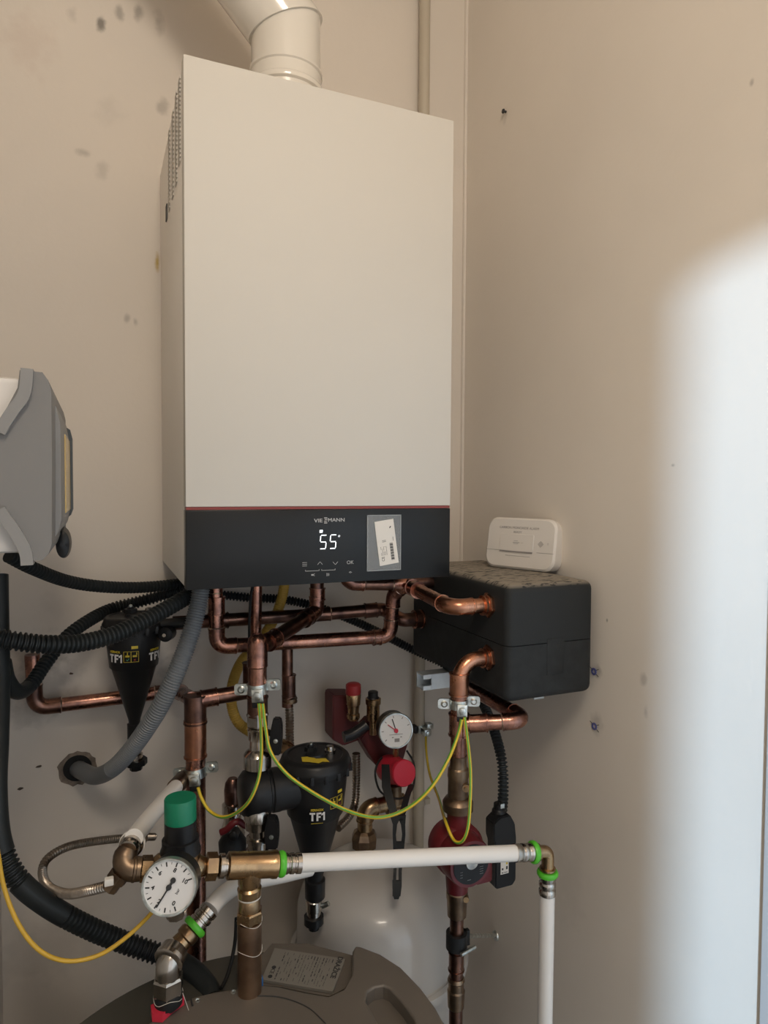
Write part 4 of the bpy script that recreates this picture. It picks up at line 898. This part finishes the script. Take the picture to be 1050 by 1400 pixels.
# left elbow with compression end
t = thing('brass_elbow', 'bronze elbow at the left end of the brass line', 'elbow', at(165, 1210, Y=-.095))
pE = at(163, 1189, Y=-.09); pT = at(176, 1160, Y=-.080)
b = B(); pts, L_ = fillet(onax(192), pE, pT+(pT-pE)*.1, .012, 8); sweep(b, [onax(194)]+pts+[pT], [.0135]+[.0140]*len(pts)+[.0115], 24); part('bend', b, M_BRASSD, t)
lathe_part('boss', t, pE+Vector((.002, 0, -.004)), at(146, 1213, Y=-.088)-pE, [(0, .012), (.010, .012), (.011, .0095), (.022, .0095)], M_BRASSD, 8, ang=25)
axlathe('ring', t, [(181, 15), (182, 17), (185, 17), (186, 15)], M_BRASSD)
dP = (at(200, 1124, Y=-.02)-at(182, 1148, Y=-.07)).normalized(); o = pT
b = B(); lathe(b, o-dP*.004, dP, [(0, .010), (.004, .0125), (.012, .0125), (.013, .0145), (.016, .0145), (.017, .012), (.022, .0125)], 24); part('compression_end', b, M_CHROME, t)
lathe_part('sleeve', t, o+dP*.016, dP, [(0, .012), (.001, .0135), (.016, .0130), (.017, .012)], M_BRASSD)
lathe_part('plastic_ring', t, o+dP*.012, dP, [(0, .0145), (.0005, .0158), (.003, .0158), (.0035, .0145)], M_PEX)
b = B(); o2 = at(149, 1205, Y=-.104); addbox(b, (o2.x-.005, o2.y-.004, o2.z-.004), (o2.x+.005, o2.y+.004, o2.z+.004), .001); part('tag', b, M_LABEL, t)
b = B(); P = A([(183, 1146, -.073), (202, 1121, -.01), (222, 1097, .06), (242, 1074, .145)]); hose(b, P, .0112, 20); solo('white_composite_pipe', b, M_PEX, 'short white pipe slanting up from the left bronze elbow', 'pipe', 'white composite pipes')
b = B(); sweep(b, A([(239, 1077, .137), (252, 1063, .178), (253, 1062, .180)]), [.0130, .0130, .009], 20); solo('pipe_sleeve', b, M_BRASSD, 'dull sleeve at the top end of the slanting white pipe', 'coupling')
# ribbed stainless hose behind
b = B(); corrug(b, A([(148, 1211, -.085), (120, 1218, -.06), (90, 1222, 0), (66, 1212, .07), (58, 1192, .11), (66, 1173, .13), (95, 1157, .15), (140, 1149, .18), (185, 1145, .22), (212, 1144, .25)]), .0062, .0040, .0014); solo('ribbed_connector', b, M_SILV, 'ribbed steel hose looping behind the big black conduit', 'hose')
# brass tee and check valve
t = thing('brass_tee', 'brass tee with a long tailpiece standing on the tank', 'tee', at(341, 1346, Y=-.1))
axlathe('tee_body', t, [(310, 15), (312, 18), (330, 17.5), (370, 17.5), (372.5, 18.5), (378, 18.5), (380, 10), (386, 10)], M_BRASS, 36)
axlathe('union_ring', t, [(298, 13), (300, 16), (306, 16), (307, 13), (311, 13)], M_CHROME)
oT = onax(341); sT = mpp(oT); zo = lambda y: oT.z+(at(341, y, Y=oT.y).z-at(341, 1181, Y=oT.y).z)
b = B(); lathe(b, Vector((oT.x, oT.y, zo(1242))), up, [(zo(y)-zo(1242), r*sT) for y, r in ((1242, 14), (1241, 15), (1228, 15), (1224, 13.5), (1222, 16), (1212, 16.5), (1209, 14), (1205, 15.5), (1185, 16))], 32); part('branch', b, M_BRASS, t)
b = B(); lathe(b, Vector((oT.x, oT.y, zo(1224))), up, [(-.0008, 15*sT), (0, 15.8*sT), (.003, 15.8*sT), (.004, 15*sT)], 32); part('seal_tape', b, M_HEMP, t)
hexnut(t, Vector((oT.x, oT.y, zo(1249))), up, 19*sT, zo(1242)-zo(1257), M_BRASS)
b = B(); zb_ = -.4935; lathe(b, Vector((oT.x, oT.y, zb_-.02)), up, [(0, 15.5*sT), (.006, 16.5*sT), (zo(1257)-zb_+.02, 16.5*sT)], 32); part('tailpiece', b, M_COPPER2 if False else mat('brown_brass', (.40, .27, .18), .40, 1, col2=(.24, .155, .105), vscale=25, bump=.1), t)
b = B()
for yy, dx_ in ((1295, .3), (1256, .6)):
    lp = [Vector((oT.x+math.cos(a)*17*sT, oT.y+math.sin(a)*17*sT, zo(yy)+.003*math.sin(a*2+dx_))) for a in [k*PI/10 for k in range(-9, 12)]]; hose(b, lp, .00035, 6, .003)
part('thread', b, M_HEMP, t)

def ferrule(parent, o, d, r, ring=True, L_=.022):
    """press fitting: steel sleeve with crimp rings and a green ring"""
    b = B(); lathe(b, o, d, [(0, r*.95), (0, r*1.12), (L_*.25, r*1.12), (L_*.30, r*1.02), (L_*.38, r*1.02), (L_*.43, r*1.12), (L_*.62, r*1.12), (L_*.67, r*1.02), (L_*.74, r*1.02), (L_*.79, r*1.12), (L_, r*1.12), (L_, r*.95)], 28); part('press_sleeve', b, M_CHROME, parent)
    if ring:
        b = B(); lathe(b, o+Vector(d).normalized()*L_, d, [(-.001, r*1.1), (-.001, r*1.28), (.0015, r*1.42), (.0045, r*1.42), (.007, r*1.28), (.007, r*1.0)], 28); part('green_ring', b, M_GREEN, parent, label='green ring')
# horizontal white pipe and its fittings, corner, down pipe
yr_ = -.125; hR = at(731, 1165, Y=yr_); hL = onax(386); dH = (hR-hL).normalized(); r_ = .0112
def onh(px):
    lo, hi = 0, 1.3
    for _ in range(40):
        m_ = (lo+hi)/2; p = hL+(hR-hL)*m_; d_ = p-CAM; x_ = 525+FPX*d_.dot(_R)/d_.dot(_F)
        if x_ < px: lo = m_
        else: hi = m_
    return p
t = thing('press_coupling', 'green-ringed press coupling at the right end of the brass tee', 'coupling', onh(395)-up*.015)
ferrule(t, onh(411), -dH, r_, L_=(onh(411)-onh(388)).length)
b = B(); sweep(b, [onh(409), onh(706)], r_, 28); solo('white_composite_pipe', b, M_PEX, 'long white pipe running level to the green-ringed corner', 'pipe', 'white composite pipes')
t = thing('press_elbow', 'brass corner elbow with two green rings by the right wall', 'elbow', hR-up*.03)
cE = onh(749); dn = Vector((0, 0, -1)); vz = lambda y: at(749, y, Y=cE.y).z
ferrule(t, onh(704), dH, r_, L_=(onh(727)-onh(704)).length)
pts, L_ = fillet(onh(733), cE, cE+dn*.04, .008, 6)
b = B(); sweep(b, [onh(731)]+pts+[Vector((cE.x, cE.y, vz(1186)))], .0092, 20); part('corner', b, M_BRASS, t)
lathe_part('collar', t, onh(734), dH, [(0, .009), (0, .0118), (.003, .0118), (.003, .009)], M_BRASS)
lathe_part('collar', t, Vector((cE.x, cE.y, vz(1186))), dn, [(0, .009), (0, .0118), (.003, .0118), (.003, .009)], M_BRASS)
rv = .0110; ferrule(t, Vector((cE.x, cE.y, vz(1222))), up, rv, L_=(vz(1196)-vz(1222)))
b = B(); sweep(b, [Vector((cE.x, cE.y, vz(1220))), Vector((cE.x-.003, cE.y, ZF+.001))], rv, 28); solo('white_composite_pipe', b, M_PEX, 'white pipe dropping straight to the floor by the right wall', 'pipe', 'white composite pipes')
# second white pipe and chrome elbow into the tank
b = B(); Pw = A([(424, 1187, .03), (385, 1196, .01), (345, 1204, -.02), (318, 1214, -.04), (298, 1230, -.055), (285, 1246, -.065)]); hose(b, Pw, .0112, 22); solo('white_composite_pipe', b, M_PEX, 'curved white pipe going down left behind the brass tailpiece', 'pipe', 'white composite pipes')
t = thing('nickel_elbow', 'nickel elbow with green ring going into the tank top', 'elbow', at(230, 1385, Y=-.12))
d1 = (at(262, 1272, Y=-.073)-at(286, 1244, Y=-.065)).normalized(); o1 = at(287, 1243, Y=-.064)
ferrule(t, o1, d1, .0112, L_=.022)
lathe_part('collar', t, o1+d1*.030, d1, [(0, .012), (.003, .0135), (.010, .0135), (.012, .0115), (.020, .0125)], M_BRASS)
pA = o1+d1*.056; pB, pC = at(230, 1314, Y=pA.y-.012), at(230, 1345, Y=pA.y-.012)
pC.x, pC.y = pB.x, pB.y
dd = (pB-pA).normalized()
lathe_part('union', t, pA-dd*.002, dd, [(0, .013), (.003, .0175), (.012, .0180), (.013, .0190), (.018, .0190), (.020, .016)], M_CHROME)
pts, L_ = fillet(pA+dd*.01, pB, pC, .014, 8); b = B(); sweep(b, [pA+dd*.012]+pts+[pC], .0150, 26); part('bend', b, M_CHROME, t)
hexnut(t, Vector((pB.x, pB.y, at(231, 1345, Y=pB.y).z)), up, .0185, .022, M_CHROME)
zbk = at(231, 1358, Y=pB.y).z
lathe_part('rubber_collar', t, Vector((pB.x, pB.y, zbk+.002)), dn, [(0, .0155), (.002, .0165), (.014, .0165), (.016, .013), (zbk-zp_-.001, .011)], M_RUBBER)
b = B(); zr_ = -.497; prism(b, [at(x, y, Z=zr_) for x, y in ((206, 1385), (216, 1380), (246, 1367), (252, 1374), (236, 1385), (222, 1398), (208, 1397))], (0, 0, .010)); part('red_tab', b, M_PINK, t, label='bright red tab under the rubber collar')
b = B(); lp = [Vector((pB.x+math.cos(a)*.0172, pB.y+math.sin(a)*.0172, zbk-.002+.003*math.sin(3*a))) for a in [k*PI/8 for k in range(16)]]; hose(b, lp, .00035, 6, .003)
hose(b, [pB+Vector((.016, -.006, zbk-pB.z)), pB+Vector((.020, -.010, zbk-pB.z-.012)), pB+Vector((.024, -.010, zbk-pB.z-.026))], .0004, 6, .003); part('thread', b, M_HEMP, t)

# red lever valve and bronze fitting far behind
t = thing('lever_valve', 'dark valve with small red lever behind the brass tee', 'valve', at(318, 1175, Y=.22))
vlathe('bronze_cap', 318, .24, [(1098, 10), (1095, 11), (1080, 11.5), (1070, 10), (1064, 6)], M_COPPER2)
vlathe('body', 318, .24, [(1185, 14), (1150, 14), (1140, 17), (1122, 12), (1112, 12), (1111, 14), (1099, 14), (1096, 10)], M_CHROME)
vlathe('dark_body', 318, .205, [(1168, 18), (1150, 19), (1142, 14), (1136, 10)], M_RUBBER)
b = B(); hose(b, A([(302, 1138, .17), (310, 1134, .165), (318, 1126, .16), (326, 1123, .16), (334, 1128, .165), (341, 1131, .17)]), .0055, 12); part('red_lever', b, M_RED if False else M_REDP, t, label='red lever')
b = B(); lathe(b, at(322, 1136, Y=.19), -_F, [(0, .008), (.02, .008), (.022, .005)], 16); part('spindle', b, M_BLACK, t)
t = thing('bronze_stub', 'bronze elbow stub behind the handle of the middle valve', 'elbow', at(395, 1030, Y=.2))
b = B(); hose(b, A([(366, 1022, .21), (385, 1020, .22), (396, 1026, .23), (400, 1040, .23)]), .0125, 18); part('bend', b, M_BRASS, t)

# ---------------------------------------------------------------- hoses and cables
b = B(); corrug(b, A([(276, 795, .175), (272, 822, .170), (262, 862, .160), (245, 910, .155), (222, 960, .160), (203, 992, .175), (180, 1024, .205), (155, 1050, .25), (132, 1061, .30), (114, 1055, .345), (106, 1050, .378)]), .0142, .0042, .0016, 20, lambda s: s > .72)
solo('drain_hose', b, M_GHOSE, 'grey ribbed drain hose curving from the boiler into the wall hole', 'hose')
b = B(); corrug(b, A([(390, 785, .29), (386, 815, .29), (374, 848, .285), (352, 880, .29), (330, 905, .30), (318, 935, .31), (317, 965, .31), (326, 988, .30), (345, 1002, .28), (362, 1012, .26)]), .0098, .0040, .0007, 18); solo('gas_hose', b, M_YHOSE, 'yellow ribbed gas hose looping behind the middle riser', 'hose')
G = 'black ribbed conduits'
b = B(); corrug(b, A([(12, 760, .12), (45, 777, .15), (90, 794, .2), (140, 802, .24), (195, 803, .28), (250, 797, .31), (300, 786, .335)]), .0098, .0062, .0030, 16); solo('ribbed_conduit', b, M_CONDUIT, 'black ribbed conduit from grey enclosure to behind the boiler', 'conduit', G)
b = B(); corrug(b, A([(-6, 872, .08), (25, 877, .08), (65, 881, .09), (110, 879, .11), (155, 868, .13), (195, 850, .15), (230, 831, .17), (258, 815, .19), (290, 800, .21)]), .0130, .0066, .0030, 18); solo('ribbed_conduit', b, M_CONDUIT, 'thick black ribbed conduit passing across the rear filter', 'conduit', G)
b = B(); corrug(b, A([(4, 905, .13), (10, 930, .14), (24, 946, .16), (42, 936, .19), (62, 907, .22), (90, 872, .25), (122, 848, .28), (155, 832, .315), (200, 820, .32), (250, 805, .315), (285, 790, .30)]), .0110, .0064, .0030, 16, lambda s: s < .2); solo('ribbed_conduit', b, M_CONDUIT, 'black conduit curling upward from the left edge behind the filter', 'conduit', G)
b = B(); corrug(b, A([(292, 812, .345), (340, 817, .335), (390, 820, .335), (440, 832, .335), (500, 856, .335), (560, 886, .33), (610, 910, .30), (645, 935, .2), (662, 965, .10), (676, 1000, .04), (686, 1040, 0), (688, 1080, -.012), (686, 1112, -.012)]), .0088, .0062, .0030, 16); solo('ribbed_conduit', b, M_CONDUIT, 'black ribbed conduit sagging behind the pipes to the pump plug', 'conduit', G)
b = B(); corrug(b, A([(-3, 786, .16), (-2, 860, .14), (-1, 930, .12), (-3, 1010, .08), (-6, 1080, .04), (0, 1150, .02), (22, 1200, .01), (66, 1238, .01), (125, 1270, .02), (180, 1292, .025), (232, 1310, .012), (262, 1326, -.01), (284, 1350, -.04), (290, 1366, -.055)]), .0135, .0066, .0030, 18, lambda s: s < .50 or .56 < s < .66 or s > .86); solo('ribbed_conduit', b, M_CONDUIT, 'big black conduit sweeping down the left side to the tank', 'conduit', G)
b = B(); hose(b, [at(-50, 1010, X=XL+.001)] + A([(-16, 1110, -.10), (-4, 1160, -.08), (6, 1215, -.08), (26, 1265, -.09), (55, 1300, -.1), (92, 1314, -.1), (135, 1306, -.1), (172, 1282, -.1), (200, 1256, -.1), (212, 1242, -.11)]), .0025, 10); solo('yellow_cable', b, M_YCABLE, 'thin yellow cable hanging in a loop at lower left', 'cable')
b = B(); hose(b, A([(346, 800, .17), (343, 815, .165), (341, 850, .155), (341, 880, .14), (343, 905, .142)]), .0022, 8); solo('capillary_lead', b, M_WIREB, 'thin black lead beside the copper pipe under the panel', 'cable')
b = B(); hose(b, A([(323, 1255, .02), (321, 1290, -.01), (312, 1330, -.04), (302, 1352, -.06)]), .0025, 8); solo('sensor_lead', b, M_WIREB, 'thin black lead entering the tank left of the tailpiece', 'cable')

# two-colour earth wires
def earth_wire(P, r, label, grp='earth wires', tw=22, cover='yellow'):
    S = spline(P, .004); bm = B(); seg = 12; n = len(S)
    T = [(S[min(i+1, n-1)]-S[max(i-1, 0)]).normalized() for i in range(n)]; x, y, z = frame(T[0], (0, -1, .2)); prev = None
    for i in range(n):
        x = (x-T[i]*x.dot(T[i])).normalized(); y = T[i].cross(x); ph = .6*math.sin(i*.05)+1.2
        ring = [bm.verts.new(S[i]+(x*math.cos(2*PI*k/seg+ph)+y*math.sin(2*PI*k/seg+ph))*r) for k in range(seg)]
        if prev:
            for k in range(seg):
                f = bm.faces.new((prev[k], prev[(k+1) % seg], ring[(k+1) % seg], ring[k])); f.material_index = 1 if (k % 6) in (0, 1) else 0
        prev = ring
    solo('earth_wire', bm, [M_YELLOW, M_LIME], label, 'wire', grp)
earth_wire(A([(354, 962, .088), (357, 1000, .085), (357, 1040, .07), (352, 1070, .06), (340, 1096, .06), (322, 1112, .08), (303, 1117, .10), (286, 1108, .12), (275, 1090, .13), (270, 1074, .134)]), .0026, 'yellow-green wire drooping between the left and middle clamps')
earth_wire(A([(359, 962, .088), (363, 995, .075), (370, 1028, .055), (392, 1058, .035), (425, 1082, .02), (465, 1104, .0), (500, 1116, -.02), (530, 1116, -.03), (562, 1102, -.04), (590, 1076, -.05), (612, 1040, -.05), (626, 1005, -.05), (632, 980, -.052)]), .0027, 'long yellow-green wire from the middle clamp to the right clamp')
earth_wire(A([(635, 980, -.052), (639, 1010, -.055), (643, 1050, -.065), (643, 1090, -.075), (640, 1130, -.085), (632, 1150, -.085), (620, 1148, -.07), (608, 1120, -.03), (600, 1092, .12), (588, 1060, .22), (583, 1030, .29), (582, 1002, .33)]), .0024, 'thin yellow-green wire looping below the right clamp to the painted pipe')

# earth clamps
def earth_clamp(label, c, r, px_c, scale=1.0, slotted=False, tilt=0.05, wing=(1, 1)):
    t = thing('earth_clamp', label, 'clamp', c-up*.012, 'earth clamps')
    fw = -Vector((_F.x, _F.y, 0)).normalized(); rt = Vector((-fw.y, fw.x, 0))
    if rt.dot(_R0) < 0: rt = -rt
    M = fmat(c, rt, up.copy(), fw) @ Matrix.Rotation(tilt, 4, 'Z')
    s = scale; ax_ = M.to_3x3() @ Vector((0, 1, 0))
    b = B(); lathe(b, c-ax_*.007*s, ax_, [(0, r), (0, r+.0018), (.014*s, r+.0018), (.014*s, r)], 26); part('band', b, M_ZINC, t)
    for sg, nm in ((-1, 'lug'), (1, 'lug')):
        b = B(); cx = sg*(r+.0095*s); dz = .004*s*sg*(1 if sg > 0 else .2)
        plate(b, M @ Matrix.Translation((cx, dz, -.003)), .019*s, .0155*s, .004*s, .0035); lg = part(nm, b, M_ZINC, t)
        b = B(); zx = M.to_3x3() @ Vector((0, 0, 1)); o = M @ Vector((cx, dz, .0004)); lathe(b, o, zx, [(0, .0052*s), (.0012, .0052*s), (.002, .0042*s), (.0035, .003*s), (.0035, .0014*s), (.0028, .0012*s)], 14); part('screw', b, M_ZINC, lg)
    b = B(); plate(b, M @ Matrix.Translation((.003*s, -.005*s, r+.001)), .0155*s, .018*s, .0015, .006*s, .0006); bl = part('terminal_block', b, M_ZINC, t)
    o = M @ Vector((.003*s, -.005*s, r+.001+.006*s)); b = B(); lathe(b, o, M.to_3x3() @ Vector((0, 0, 1)), [(0, .0062*s), (.003, .0056*s), (.0038, .004*s)], 20 if slotted else 6); sc_ = part('bolt', b, M_ZINC, bl)
    b = B(); addbox(b, (-.0045*s, -.021*s, r), (.0095*s, -.0135*s, r+.0075*s), .001, M=M); part('wire_sleeve', b, M_BLACK, t)
    return t
cm = Vector((X, .12, zc(941))); earth_clamp('zinc earth clamp on the middle copper riser', cm, .0148, 352, 1.15)
earth_clamp('zinc earth clamp on the copper bend below the black shell', Vector((xd, yp, at(627, 962, Y=yp).z)), .0128, 628, 1.02, tilt=-.02)
earth_clamp('zinc earth clamp on the left riser above the green cap', Vector((x9.x, .17, at(266, 1055, Y=.17).z)), .0158, 268, 1.08, True, tilt=.1)
t = thing('earth_clamp', 'small earth clamp on the cream painted pipe beside the small gauge', 'clamp', at(580, 1002, Y=.34), 'earth clamps')
zc4 = at(578, 994, Y=.352).z
b = B(); lathe(b, Vector((pa.x, .352, zc4-.008)), up, [(0, .0118), (0, .0138), (.016, .0138), (.016, .0118)], 20); part('band', b, M_ZINC, t)
b = B(); addbox(b, (pa.x-.004, .318, zc4-.008), (pa.x+.012, .340, zc4+.006), .002); part('terminal_block', b, M_ZINC, t)
b = B(); lathe(b, Vector((pa.x+.004, .3185, zc4-.002)), (0, -1, 0), [(0, .006), (.003, .0055), (.004, .003)], 14); part('bolt', b, M_ZINC, t)
b = B(); addbox(b, (pa.x+.008, .330, zc4), (pa.x+.024, .346, zc4+.013), .003); part('lug', b, M_ZINC, t)
b = B(); addbox(b, (pa.x-.020, .335, zc4-.006), (pa.x-.010, .355, zc4+.010), .003); part('lug', b, M_BLACK, t)

# wall plugs, screw, chips
for px, py, lab in ((812.5, 918, 'blue wall plug in the right wall beside the black shell'), (813, 993, 'blue wall plug in the right wall, lower of the two')):
    c = at(px, py, X=XR); t = thing('wall_plug', lab, 'wall plug', c+Vector((-.001, 0, -.005)), 'wall plugs')
    b = B(); lathe(b, c+Vector((.003, 0, 0)), (-1, 0, 0), [(0, .0052), (.0045, .0060), (.0045, .003), (.002, .0028)], 16); part('plug', b, M_BLUE, t)
    b = B()
    for a in (.5, 2.6, 3.7): hose(b, [c+Vector((-.0005, math.cos(a)*.006, math.sin(a)*.006)), c+Vector((-.0005, math.cos(a)*.014, math.sin(a)*.013))], .0005, 6, .003)
    part('crack', b, M_INK, t)
c = at(692, 153, X=XR); t = thing('wall_screw', 'lone screw head high on the right wall', 'screw', c-up*.004)
b = B(); lathe(b, c+Vector((.002, 0, 0)), (-1, 0, 0), [(0, .0022), (.008, .0022), (.008, .0045), (.010, .004), (.0102, .001)], 14); part('head', b, M_INK, t)
for px, py, s in ((53, 1048, .0055), (28, 1078, .005), (97, 921, .004)):
    c = at(px, py, Y=YB); b = B(); lp = [c+Vector((math.cos(a)*s*(.6+.6*random.random()), -.0006, math.sin(a)*s*.6*(.5+.6*random.random()))) for a in [k*2*PI/7 for k in range(7)]]
    prism(b, lp, (0, .001, 0)); struct('paint_chip', b, mat('bare_brown', (.10, .07, .05), .9), WB)
